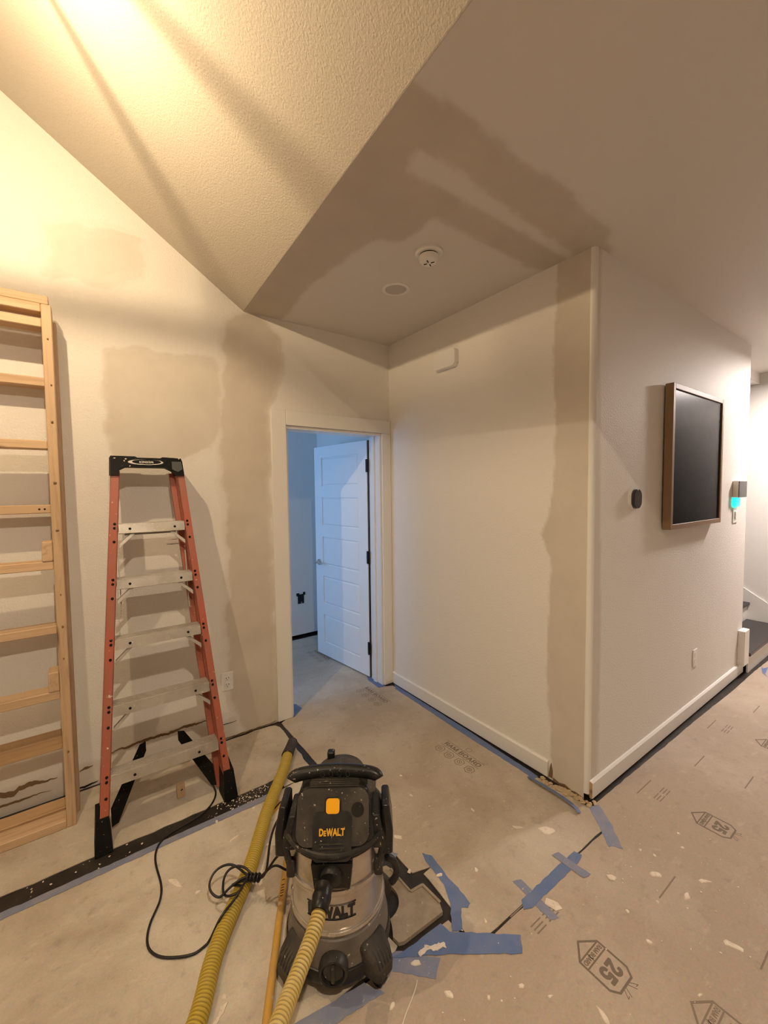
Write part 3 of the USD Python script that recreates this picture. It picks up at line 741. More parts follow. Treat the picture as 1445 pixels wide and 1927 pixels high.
def emblem(parent, x, y, faint=False, full=True):
    """Cartridge shaped mark of the board: tip towards +y, text upright towards -y."""
    L = lambda a, b: (x - a, y - b)                     # a to the reader's right, b downwards from the tip
    out = [(0, 0), (0.054, 0.040), (0.057, 0.062), (0.057, 0.135), (0.038, 0.158), (-0.038, 0.158), (-0.057, 0.135), (-0.057, 0.062), (-0.054, 0.040)]
    g = [ring2([L(*q) for q in [(0, 0), (0.055, 0.038), (0.055, 0.135), (0.036, 0.158), (-0.036, 0.158), (-0.055, 0.135), (-0.055, 0.038)]], 0.0066),
         bar2(L(-0.055, 0.038), L(0.055, 0.038), 0.0046), bar2(L(-0.055, 0.066), L(0.055, 0.066), 0.0046), bar2(L(0.012, 0.038), L(0.012, 0.066), 0.003)]
    for s in (-1, 1):
        g += [bar2(L(s * 0.006, 0.160), L(s * 0.018, 0.184), 0.0020), bar2(L(s * 0.016, 0.160), L(s * 0.032, 0.180), 0.0020), bar2(L(s * 0.032, 0.180), L(s * 0.022, 0.178), 0.0020)]
    m = [prism(unary_union(g), ZB, ZP)]
    r, u = (-1, 0, 0), (0, -1, 0)
    for word, hh, ww, fat, yy in (("25", 0.046, 0.070, 0.0022, 0.112), ("RAM BOARD", 0.0135, 0.096, 0.0003, 0.052)):
        m.append(prism(shapely.affinity.translate(shapely.affinity.rotate(text2d(word, hh, ww, fat), 180, origin=(0, 0)), x, y - yy), ZB, ZP))
    obj("printed_emblem", [q for q in m if q is not None], M["inkfaint" if faint else "ink"], parent)


def lettering(parent, x, y0, y1, faint=False):
    """RAM BOARD between two rules, a row of hexagon pictograms under it; reads towards -y."""
    r, u = (0, -1, 0), (1, 0, 0)
    L = y0 - y1
    m = meshkit.text_mesh("RAM BOARD", 0.030, 0.0004, True)
    w = np.ptp(m.vertices[:, 0])
    m.vertices[:, 0] *= (L * 0.94) / w
    v = m.vertices; v[:, 0] -= v[:, 0].min()
    tm = trimesh.Trimesh(np.column_stack([x - 0.015 + v[:, 1], y0 - 0.01 - v[:, 0], ZB + v[:, 2]]), m.faces, process=False)
    g = [bar2((x - 0.026, y0), (x - 0.026, y1), 0.003), bar2((x + 0.026, y0), (x + 0.026, y1), 0.0025)]
    for k in range(4):
        c = np.array([x - 0.066 - 0.004 * (k % 2), y0 - L * (0.10 + 0.27 * k)])
        hx = [tuple(c + 0.030 * np.array([math.cos(t), math.sin(t)])) for t in np.arange(6) * PI / 3]
        g += [ring2(hx, 0.0030), shapely.Point(*c).buffer(0.014).difference(shapely.Point(*c).buffer(0.011)), bar2(tuple(c - (0.006, 0.006)), tuple(c + (0.006, 0.006)), 0.003)]
    hx = [tuple(np.array([x + 0.058, (y0 + y1) / 2]) + 0.018 * np.array([math.cos(t), math.sin(t)])) for t in np.arange(6) * PI / 3]
    g.append(ring2(hx, 0.002))
    obj("printed_lettering", [tm, prism(unary_union(g), ZB, ZP)], M["inkfaint" if faint else "ink"], parent)


def small_print(parent, x, y):
    g = [bar2((x - 0.03, y + 0.02), (x + 0.13, y + 0.02), 0.005)]
    r = np.random.default_rng(int(x * 100))
    for row in range(3):
        for c in range(2):
            a = x + 0.0 + c * 0.07; yy = y - 0.045 - row * 0.014
            g.append(bar2((a, yy), (a + 0.05 + 0.01 * r.random(), yy), 0.0045))
    obj("printed_lines", prism(unary_union(g), ZB, ZP), M["inkfaint"], parent)


emblem(s4, 1.324, 0.725); emblem(s4, 2.312, 0.712); emblem(s4, 3.308, 0.700); emblem(s4, 1.437, 0.430, True); emblem(s4, 2.42, 0.42, True)
small_print(s4, 2.27, 0.905); small_print(s4, 3.25, 0.900); small_print(s4, 1.235, 0.895)
for x0, x1, y in ((2.72, 2.87, 0.83), (2.72, 2.87, 0.611), (1.72, 1.87, 0.625), (1.72, 1.81, 0.331), (3.7, 3.85, 0.80)):
    obj("printed_lines", prism(bar2((x0, y), (x1, y), 0.005), ZB, ZP), M["inkfaint"], s4)
lettering(s3, 1.757, 1.83, 1.535); lettering(s3, 1.757, 2.735, 2.43); lettering(s3, 1.78, 3.68, 3.385)

# offcut lying in the cut-out beside the vacuum, and the turned-up board corner
VX, VY = 0.662, 1.221
oc = thing("board_offcut", "grey dusty offcut of board lying in the dark cut-out beside the vacuum", "board offcut", (0.92, 1.15, 0))
obj("offcut", prism(Polygon([(0.90, 1.36), (0.955, 1.345), (0.967, 1.311), (0.964, 1.196), (1.020, 1.190), (1.026, 1.10), (1.012, 1.068), (0.835, 1.073), (0.77, 1.10), (0.80, 1.158), (0.80, 1.30)]).intersection(hole.buffer(-0.003)).difference(unary_union([shapely.Point(VX, VY).buffer(0.188), shapely.Point(0.697, 1.047).buffer(0.080), shapely.Point(0.842, 1.240).buffer(0.078)])), 0.002, 0.016), M["offcut"], oc)
obj("raised_rim", prism(bar2((0.964, 1.196), (1.020, 1.190), 0.010).union(bar2((1.020, 1.192), (1.027, 1.098), 0.010)).union(bar2((0.960, 1.32), (0.964, 1.20), 0.008)), 0.016, 0.020), M["offcut"], oc)
# ------------------------------------------------------------------ painter's tape
TAPES = [
    ("long blue tape strip along the foot of the alcove wall", [(1.972, 2.637), (1.965, 1.858), (1.945, 1.30), (1.91, 1.30), (1.912, 1.828), (1.931, 2.558)], "tape"),
    ("blue tape scrap at the foot of the right door jamb", [(1.871, 2.885), (1.890, 2.826), (1.900, 2.719), (1.895, 2.644), (1.836, 2.656), (1.844, 2.819)], "tape"),
    ("blue tape scrap at the foot of the left door jamb", [(1.132, 2.837), (1.202, 2.82), (1.214, 2.736), (1.162, 2.690), (1.116, 2.655), (1.132, 2.70)], "tape"),
    ("worn grey blue tape running from the wall corner into the hall", [(1.955, 1.025), (2.005, 1.000), (1.935, 0.908), (1.835, 0.81), (1.812, 0.848), (1.796, 0.852), (1.834, 0.889)], "tapedusty"),
    ("long blue tape strip over the seam between two boards", [(1.653, 0.928), (1.663, 0.898), (1.613, 0.887), (1.294, 0.888), (1.265, 0.904), (1.292, 0.930), (1.5, 0.931)], "tape"),
    ("short tape crossing the seam tape at its end nearest the wall corner", [(1.560, 0.974), (1.595, 0.966), (1.607, 0.829), (1.567, 0.838)], "tapedusty"),
    ("short tape crossing the seam tape at its end nearest the vacuum", [(1.328, 0.997), (1.363, 0.985), (1.344, 0.808), (1.311, 0.823)], "tapedusty"),
    ("crumpled bent blue tape right of the dark cut-out", [(1.124, 1.311), (1.147, 1.278), (1.129, 1.154), (1.134, 1.109), (1.125, 1.037), (1.105, 1.031), (1.085, 1.045), (1.028, 0.985), (0.998, 1.007), (1.064, 1.082), (1.097, 1.15), (1.108, 1.275)], "tape"),
    ("broad bright blue tape below the dark cut-out", [(0.77, 1.064), (0.86, 1.052), (0.983, 1.050), (0.990, 1.007), (1.183, 0.854), (1.138, 0.814), (0.944, 0.953), (0.854, 1.012)], "tape"),
    ("faded blue tape patch right of the vacuum base", [(0.715, 1.094), (0.799, 1.073), (0.903, 0.967), (0.852, 0.932), (0.73, 1.055)], "tapedusty"),
    ("tiny blue tape square behind the vacuum", [(1.015, 1.401), (1.034, 1.37), (1.011, 1.355), (1.001, 1.376)], "tapedusty"),
    ("pale blue tape edging the dark strip in front of the ladder", [(-3.4, 2.052), (0.74, 2.050), (0.745, 2.012), (0.3, 2.016), (-3.4, 2.010)], "tapedusty"),
    ("star shaped blue tape scrap on the far hall floor", [(4.703, 0.975), (4.673, 0.957), (4.733, 0.938), (4.553, 0.918), (4.468, 0.883), (4.558, 0.939)], "tape"),
    ("dull blue tape on the seam in front of the vacuum", [(0.40, 1.10), (0.659, 1.06), (0.70, 1.00), (0.498, 1.03), (0.38, 1.07)], "tapedusty"),
]
for i, (label, poly, mm) in enumerate(TAPES):
    z = ZB + 0.0006 * (1 + (i % 3))
    g = jag(Polygon(poly).buffer(0), 40 + i, 0.0012, 0.02)
    obj("painters_tape", prism(g, z - 0.0002, z + 0.0004), M[mm], label=label, cat="tape", group="blue painter's tape on the floor boards")
# peeled tape standing along the corner's foot
pt = spline([(1.892, 1.325, 0.012), (1.880, 1.28, 0.024), (1.876, 1.20, 0.030), (1.880, 1.10, 0.026), (1.872, 1.025, 0.012)], 14)
wv = np.array([0.022, 0, -0.006])
ring = np.vstack([pt - wv * 0.5, pt + wv * 0.5, pt + wv * 0.5 + [0.001, 0, 0.001], pt - wv * 0.5 + [0.001, 0, 0.001]])
n = len(pt)
ff = []
for a0, b0 in ((0, 1), (1, 2), (2, 3), (3, 0)):
    for k in range(n - 1):
        ff += [(a0 * n + k, b0 * n + k, b0 * n + k + 1), (a0 * n + k, b0 * n + k + 1, a0 * n + k + 1)]
obj("painters_tape", trimesh.Trimesh(ring, np.array(ff), process=False), M["tape"], label="dark blue peeled tape standing up along the foot of the wall corner", cat="tape", group="blue painter's tape on the floor boards")

# ------------------------------------------------------------------ plaster chips, crumbs, string
def chip_mesh(cx, cy, L, Wd, ang, seed, z=ZB, t=0.003):
    r = np.random.default_rng(seed)
    a = np.sort(r.random(11)) * 2 * PI
    rad = 0.75 + 0.4 * r.random(11)
    x, y = L / 2 * np.cos(a) * rad, Wd / 2 * np.sin(a) * rad
    c, s = math.cos(ang), math.sin(ang)
    b = np.column_stack([cx + c * x - s * y, cy + s * x + c * y])
    top = np.column_stack([cx + 0.75 * (b[:, 0] - cx), cy + 0.75 * (b[:, 1] - cy)])
    pts = np.vstack([np.column_stack([b, np.full(11, z)]), np.column_stack([top, z + t * (0.6 + 0.6 * r.random(11))])])
    return trimesh.convex.convex_hull(pts)


def long_chip(pts, w, seed, t=0.003, z=ZB + 0.0016):
    g = jag(shapely.LineString(pts).buffer(w / 2, cap_style="flat"), seed, w * 0.16, 0.008)
    return prism(g, z, z + t)


CHIPS = [
    ("flat rectangular white plaster chip left of the corded loop", (0.234, 1.801), 0.085, 0.022, -1.1), ("small white plaster chip between ladder foot and yellow hose", (0.488, 1.873), 0.055, 0.014, 0.4),
    ("short white plaster chip on faded tape right of the vacuum", (0.831, 1.004), 0.034, 0.018, -0.5), ("big white plaster chip beside the lower end of the seam tape", (1.37, 0.849), 0.075, 0.040, -1.5),
    ("white plaster chip between the seam tape and hall", (1.658, 0.774), 0.045, 0.026, -1.0), ("jagged white plaster chip below the hall emblem print", (1.817, 0.676), 0.046, 0.030, -0.8),
    ("white plaster chip farthest into the right foreground board", (1.94, 0.546), 0.05, 0.022, -0.8), ("rounded white plaster chip at the right edge of the floor", (1.813, 0.567), 0.04, 0.022, 0.2),
    ("long oval white plaster chip near the lower right corner", (1.737, 0.405), 0.062, 0.025, -1.2), ("oval white plaster chip at the bottom edge under the large emblem", (1.19, 0.57), 0.050, 0.018, -1.9),
    ("rounded white plaster chip in the bottom middle of the floor", (0.859, 0.88), 0.030, 0.020, -1.0), ("small white plaster chip beside the white string", (0.698, 0.96), 0.026, 0.012, 0.3),
    ("flat ring of dried plaster below the wall corner", (1.661, 1.065), 0.07, 0.045, -0.9), ("thin white plaster chip on the alcove board near the corner", (1.57, 1.151), 0.05, 0.018, -0.9),
    ("oval white plaster chip behind the vacuum on the alcove board", (1.092, 1.438), 0.042, 0.022, -0.9), ("white plaster chip on the bent tape right of the cut-out", (1.112, 1.19), 0.03, 0.018, -0.4),
]
for i, (label, (cx, cy), L, Wd, ang) in enumerate(CHIPS):
    obj("plaster_chip", chip_mesh(cx, cy, L, Wd, ang, 100 + i, ZB + (0.0016 if "tape" in label else 0)), M["chip"], label=label, cat="plaster chip", group="plaster chips on the floor")
obj("plaster_chip", long_chip([(0.852, 1.018), (0.885, 1.017), (0.915, 1.000), (0.948, 0.988)], 0.017, 5), M["chip"], label="long ragged white plaster strip on the broad blue tape", cat="plaster chip", group="plaster chips on the floor")
obj("plaster_chip", long_chip([(0.240, 1.222), (0.291, 1.266)], 0.013, 6, z=ZB), M["chip"], label="thin white plaster stick lying beside the yellow hose", cat="plaster chip", group="plaster chips on the floor")
small = [(1.057, 0.762), (1.107, 0.690), (1.569, 0.673), (1.89, 0.763), (1.909, 0.716), (0.293, 1.286), (1.023, 1.276), (1.698, 0.623), (0.62, 2.0), (0.45, 2.02), (0.30, 1.70), (0.56, 1.62), (0.60, 1.75), (1.35, 1.75), (1.30, 1.60), (1.48, 1.35), (1.25, 1.12), (1.12, 0.96), (2.05, 0.66), (2.12, 0.70), (1.52, 0.58), (0.95, 0.80), (1.48, 0.42)]
for i, (cx, cy) in enumerate(small):
    obj("plaster_chip", chip_mesh(cx, cy, 0.016 + 0.012 * rng.random(), 0.010 + 0.006 * rng.random(), rng.random() * 3, 200 + i), M["chip"], label="tiny white plaster fleck scattered on the floor boards", cat="plaster chip", group="tiny plaster flecks on the floor boards")


def crumbs(spots, size, seed, z):
    r = np.random.default_rng(seed)
    ms = []
    base = trimesh.creation.icosphere(0, 1.0)
    for x, y in spots:
        s = size * (0.4 + 1.2 * r.random()) * np.array([1, 0.5 + 0.5 * r.random(), 0.25 + 0.3 * r.random()])
        v = base.vertices * (1 + 0.25 * r.normal(0, 1, base.vertices.shape)) * s
        a = r.random() * PI
        v = np.column_stack([math.cos(a) * v[:, 0] - math.sin(a) * v[:, 1], math.sin(a) * v[:, 0] + math.cos(a) * v[:, 1], v[:, 2]])
        v[:, 2] -= v[:, 2].min()
        ms.append(trimesh.Trimesh(v + [x, y, z], base.faces, process=False))
    return ms


KEEP = unary_union([shapely.LineString([(-0.1, 0.95), (0.205, 1.268), (0.376, 1.508), (0.655, 1.903), (0.97, 2.345)]).buffer(0.05), shapely.LineString([(0.705, 1.745), (0.22, 0.86)]).buffer(0.025), shapely.LineString([(0.49, 2.4), (0.497, 2.254), (0.485, 2.192), (0.416, 2.112), (0.28, 2.074), (0.21, 2.036), (0.183, 1.94), (0.187, 1.82), (0.137, 1.678), (0.117, 1.615), (0.144, 1.527), (0.24, 1.467), (0.352, 1.52)]).buffer(0.03)])
sp_ = np.column_stack([rng.uniform(0.05, 2.3, 420), rng.uniform(0.3, 2.05, 420)])
ok = [(x, y) for x, y in sp_ if not ((0.35 < x < 0.95) and (0.95 < y < 1.5)) and not hole.buffer(0.02).contains(shapely.Point(x, y)) and (x < 1.90 or y < 0.895) and not (abs(y - 0.915) < 0.02) and not KEEP.contains(shapely.Point(x, y))]
obj("plaster_crumbs", crumbs(ok, 0.0024, 21, ZB + 0.0002), M["chip"], label="fine white plaster crumbs scattered over the floor boards", cat="debris", kind="stuff")
st_ = [(x, 2.052 + 0.08 * rng.random()) for x in np.clip(rng.normal(0.62, 0.10, 130), 0.2, 0.785)] + [(rng.uniform(-0.3, 0.5), rng.uniform(2.055, 2.13)) for _ in range(30)]
st_ = [q for q in st_ if not KEEP.contains(shapely.Point(*q))]
obj("plaster_crumbs", crumbs(st_, 0.0032, 22, 0.0), M["chip"], label="white crumbs lying in the dark floor strip before the ladder", cat="debris", kind="stuff")
db = []
for k in range(130):
    t = rng.random()
    c = np.array([1.925, 1.27]) * (1 - t) + np.array([1.985, 1.015]) * t
    db.append((c[0] + rng.normal(0, 0.012), c[1] + rng.normal(0, 0.014)))
db = [(x, y) for x, y in db if x < X1 - 0.006 or y < Y2 - 0.022]
obj("drywall_debris", crumbs(db, 0.010, 23, 0.002), mat("debris_beige", {"p": ("principled_bsdf", {"base_color": (0.48, 0.36, 0.22), "roughness": 0.9})}, []), label="crumbled beige drywall debris heaped at the foot of the wall corner", cat="debris", kind="stuff")
dk = thing("drywall_crack", "dark broken slot in the foot of the alcove wall at the baseboard end", "crack", (X1, 1.25, 0.05))
obj("crack", prism_x([(1.262, 0.012), (1.240, 0.012), (1.238, 0.05), (1.247, 0.095), (1.254, 0.07)], X1 - 0.003, X1 + 0.001), M["brownpaper"], dk)
obj("broken_foot", prism_x([(1.235, 0.0), (1.07, 0.0), (1.07, 0.008), (1.11, 0.014), (1.13, 0.009), (1.17, 0.020), (1.20, 0.010), (1.235, 0.018)], X1 - 0.003, X1 + 0.001), M["brownpaper"], dk)
obj("string", tube(spline([(0.802, 0.965, ZB + 0.0015), (0.758, 0.938, ZB + 0.0015), (0.724, 0.922, ZB + 0.0015), (0.694, 0.905, ZB + 0.0015), (0.65, 0.88, ZB + 0.0015)], 20), 0.0016, 6), M["string"], label="thin white string lying on the floor at the bottom edge", cat="string")
wb = thing("wood_block", "small upright wood offcut on the floor behind the ladder", "wood block", (0.345, 2.30, ZB))
obj("block", B(0.325, 0.362, 2.29, 2.315, ZB, 0.075, 0.001), M["wood_z"], wb)
obj("nail", cyl((0.342, 2.288, 0.045), (0.350, 2.291, 0.048), 0.003, 6), M["black"], wb)
stk = thing("floor_sticker", "small yellow printed sticker on the board left of the vacuum", "sticker", (0.716, 1.928, ZB))
obj("sticker", prism([(0.640, 1.935), (0.735, 1.992), (0.752, 1.945), (0.665, 1.888)], ZB, ZB + 0.0006), M["pole"], stk)
obj("printed_marks", prism(unary_union([bar2((0.668, 1.915), (0.748, 1.962), 0.008), bar2((0.655, 1.932), (0.70, 1.955), 0.006), bar2((0.70, 1.962), (0.733, 1.98), 0.007)]), ZB + 0.0006, ZB + 0.0009), M["logoblack"], stk)

# ------------------------------------------------------------------ timber frames leaning on the left wall
LEAN = 0.036


def lean(m, k, y0):
    m = m.copy() if hasattr(m, "copy") else m
    m.vertices[:, 1] += k * m.vertices[:, 2] + y0
    return m


tf = thing("timber_frame", "pale pine stud frame leaning nearest the room at the left edge", "timber frame", (-0.58, 2.43, 0))
XR, XL, ZT = -0.090, -1.10, 2.437
y0f = 2.400
for xa, xb in ((XR - 0.038, XR), (XL, XL + 0.038)):
    obj("post", lean(B(xa, xb, 0, 0.089, ZB, ZT, 0.003), LEAN, y0f), M["wood_z"], tf)
obj("cap_plate", lean(B(XL, XR - 0.010, 0, 0.089, ZT, ZT + 0.038, 0.003), LEAN, y0f), M["wood_x"], tf)
for z0, z1, dep in ((2.399, 2.437, 0.089), (2.330, 2.369, 0.089), (1.776, 1.815, 0.089), (1.221, 1.260, 0.089), (0.617, 0.656, 0.089), (ZB, 0.042, 0.089)):
    obj("rung", lean(B(XL + 0.0385, XR - 0.0385, 0.0, dep, z0, z1, 0.003), LEAN, y0f), M["wood_x"], tf)
for z0, z1 in ((1.2605, 1.350), (0.6565, 0.746)):
    obj("block", lean(B(XR - 0.0385 - 0.040, XR - 0.0388, -0.004, 0.089, z0, z1, 0.003), LEAN, y0f), M["wood_y"], tf)
for z in (2.28, 2.07, 1.90, 1.62, 1.40, 1.10, 0.95, 0.80, 0.36):
    obj("knot", lean(cyl((XR - 0.012 - 0.014 * rng.random(), -0.0003, z), (XR - 0.012 - 0.010 * rng.random(), 0.003, z), 0.004 + 0.003 * rng.random(), 10), LEAN, y0f), M["brownpaper"], tf, label="dark knot")
tg = thing("timber_frame", "darker pine stud frame standing behind the first, against the left wall", "timber frame", (-0.58, 2.53, 0))
y0g = 2.495
for xa, xb in ((XR - 0.026, XR + 0.012), (XL, XL + 0.038)):
    obj("post", lean(B(xa, xb, 0, 0.086, ZB, 2.393, 0.003), LEAN, y0g), M["wood_z"], tg)
for z0, z1 in ((2.08, 2.122), (1.478, 1.518), (0.898, 0.936), (0.337, 0.399), (ZB, 0.05)):
    r_ = obj("rung", lean(B(XL + 0.0385, XR - 0.0265, 0.0, 0.086, z0, z1, 0.003), LEAN, y0g), M["wood_dark" if z0 < 0.5 else "wood_x"], tg)
    if abs(z0 - 1.478) < 0.01:
        for xx in (-0.155, -0.175):
            obj("screw_hole", lean(cyl((xx, -0.001, 1.498), (xx, 0.004, 1.498), 0.0045, 10), LEAN, y0g), M["dark"], r_)

# ------------------------------------------------------------------ stepladder folded against the wall
LK, LY = 0.205, 2.135


def ld(m):
    return lean(m, LK, LY)


def ladder():
    t = thing("stepladder", "red fibreglass stepladder with aluminium steps leaning folded on the left wall", "stepladder", (0.27, 2.25, ZB))
    hz = 1.68

    def rail_x(z, s):                                   # outer edge of a rail at height z
        return (-0.012 + 0.126 * z / hz) if s < 0 else (0.566 - 0.122 * z / hz)

    def channel(s):
        """C-section rail: flanges outward, web inside."""
        ms = []
        for a, b, c, d in ((0.0, 0.036, 0.0, 0.004), (0.0, 0.036, 0.071, 0.075), (0.032, 0.036, 0.0, 0.075)):
            v = []
            for z in (0.055, hz):
                x = rail_x(z, s)
                for q in (a, b):
                    for y in (c, d):
                        v.append((x - s * q, y, z))
            ms.append(trimesh.convex.convex_hull(np.array(v)))
        return [ld(m) for m in ms]

    steps = [0.295, 0.585, 0.875, 1.15, 1.415]
    for s in (-1, 1):
        rail = obj("side_rail", channel(s), M["fibreglass"], t)
        for z in steps:
            for dz in (-0.006, 0.014, -0.072):
                x = rail_x(z + dz, s) - s * 0.020
                b = trimesh.creation.icosphere(1, 0.0062); b.apply_scale((1, 0.6, 1)); b.apply_translation((x, -0.001, z + dz - 0.010))
                obj("rivet", ld(b), M["capblack"], rail, smooth=True)
        x = rail_x(0.05, s)
        foot = trimesh.convex.convex_hull(np.array([(x - s * a + s * 0.006, y, z) for a, y, z in ((-0.002, -0.008, 0.14), (0.046, -0.008, 0.14), (-0.002, 0.085, 0.16), (0.046, 0.085, 0.16), (-0.012, -0.016, ZB + 0.0), (0.056, -0.016, ZB), (-0.012, 0.09, ZB), (0.056, 0.09, ZB))]))
        obj("foot", ld(foot), M["capblack"], t, label="black rubber foot")
        # rear rails, spreaders and gussets
        v = [(rail_x(z, s) - s * q, y, z) for z in (0.03, 1.675) for q in ((0.004, 0.030) if s < 0 else (0.034, 0.060)) for y in (0.082, 0.112)]
        obj("rear_rail", ld(trimesh.convex.convex_hull(np.array(v))), M["fibreglass"], t)
        a = np.array([rail_x(0.06, s) - s * 0.05, 0.10, 0.06]); b = np.array([rail_x(0.3, s) - s * 0.165, 0.17, 0.285])
        g = [a + (0, 0, -0.03), a + (s * 0.0, 0, 0.05), b + (0, 0, -0.02), b + (0, 0, 0.025)]
        v = np.vstack([np.array(g) + (0, 0.0, 0), np.array(g) + (-s * 0.028, 0.016, 0)])
        obj("gusset", ld(trimesh.convex.convex_hull(v)), M["capblack"], t, label="black plastic gusset of the rear legs")
        xs = rail_x(1.15, s) - s * 0.052
        obj("spreader", ld(trimesh.util.concatenate([B(xs - 0.002, xs + 0.002, 0.052, 0.064, 0.98, 1.26), B(xs - 0.003, xs + 0.003, 0.045, 0.070, 0.965, 0.995)])), M["alu"], t)
    for i, z in enumerate(steps):
        xa, xb = rail_x(z, -1) + 0.036, rail_x(z, 1) - 0.036
        prof = [(0.0, z), (0.078, z), (0.078, z - 0.040), (0.075, z - 0.040), (0.075, z - 0.003), (0.003, z - 0.003), (0.003, z - 0.040), (0.014, z - 0.045), (0.014, z - 0.047), (0.0, z - 0.043)]
        pr = Polygon([(y - 0.004, w) for y, w in prof])
        treads = [prism_x(pr, xa, xb)]
        for q in np.linspace(0.008, 0.066, 7):
            treads.append(B(xa, xb, q, q + 0.004, z, z + 0.0022))
        tr = obj("step", [ld(m) for m in treads], M["alu"], t)
        for fx in (0.16, 0.84) if i else (0.2, 0.8):
            b = trimesh.creation.icosphere(1, 0.006); b.apply_scale((1, 0.6, 1)); b.apply_translation((xa + fx * (xb - xa), -0.005, z - 0.022))
            obj("rivet", ld(b), M["capblack"], tr, smooth=True)
        for s, x in ((-1, xa), (1, xb)):
            if i == 0:
                continue
            o = np.array([[x, 0.010, z - 0.115], [x, 0.010, z - 0.095], [x - s * 0.055, 0.010, z - 0.046], [x - s * 0.072, 0.010, z - 0.046]])
            v = np.vstack([o, o + (0, 0.016, 0)])
            obj("step_brace", ld(trimesh.convex.convex_hull(v)), M["alu"], t)
        # rear cross bar behind each step
        obj("rear_bar", ld(B(xa + 0.03, xb - 0.03, 0.088, 0.106, z - 0.062, z - 0.028, 0.002)), M["alu"], t)
    # top cap
    x0, x1, zt = 0.108, 0.444, 1.757
    cap = Polygon([(x0, 1.660), (x0 + 0.037, 1.660), (x0 + 0.040, 1.685), (x0 + 0.072, 1.703), (x1 - 0.078, 1.703), (x1 - 0.044, 1.685), (x1 - 0.040, 1.660), (x1, 1.660), (x1 - 0.006, 1.735), (x1 - 0.012, zt - 0.004), (x1 - 0.10, zt), (x1 - 0.11, zt - 0.006), (x0 + 0.12, zt - 0.006), (x0 + 0.11, zt), (x0 + 0.004, zt)]).buffer(-0.003).buffer(0.003)
    bead_ = [prism_y(bar2((x0 + 0.045, 1.693), (x0 + 0.075, 1.709), 0.003).union(bar2((x0 + 0.095, 1.711), (x1 - 0.095, 1.711), 0.0025)).union(bar2((x1 - 0.095, 1.711), (x1 - 0.078, 1.742), 0.0025)), -0.0145, -0.0115)]
    obj("top_cap", [lean(m, LK, LY) for m in [prism_y(cap, -0.012, 0.115)] + bead_], M["capblack"], t, label="black plastic top cap")
    obj("corner_plate", ld(prism_y(Polygon([(x1 - 0.058, 1.735), (x1 - 0.012, 1.735), (x1 - 0.008, 1.695), (x1 - 0.030, 1.680), (x1 - 0.058, 1.692)]), -0.015, -0.0115)), simple("grey_plastic", (0.055, 0.062, 0.062), 0.5), t)
    el = shapely.affinity.scale(shapely.Point((x0 + x1) / 2 - 0.010, 1.728).buffer(1.0, 24), 0.080, 0.0145)
    inner = shapely.affinity.scale(shapely.Point((x0 + x1) / 2 - 0.006, 1.7295).buffer(1.0, 24), 0.066, 0.0130)
    lg = [ld(prism_y(el.difference(inner), -0.0135, -0.0115))]
    tx = text("WERNER", 0.0115, 0.001, ((x0 + x1) / 2 - 0.008, -0.0125, 1.7285), (-1, 0, 0), (0, 0, -1))
    lg.append(ld(tx))
    obj("logo", lg, M["logowhite"], t, label="white oval logo lettering upside down on the cap")
    for x, z in ((x0 + 0.022, 1.745), (x0 + 0.070, 1.742), (x0 + 0.062, 1.733), (x1 - 0.020, 1.704), (x1 - 0.022, 1.752), (x0 + 0.086, 1.707)):
        obj("plaster_splash", ld(chip_mesh(0, 0, 0.010, 0.007, rng.random() * 3, int(x * 1000), 0, 0.0012).apply_transform(trimesh.transformations.rotation_matrix(PI / 2, (1, 0, 0))).apply_translation((x, -0.0118, z))), M["chip"], t)


ladder()

# ------------------------------------------------------------------ wet and dry vacuum


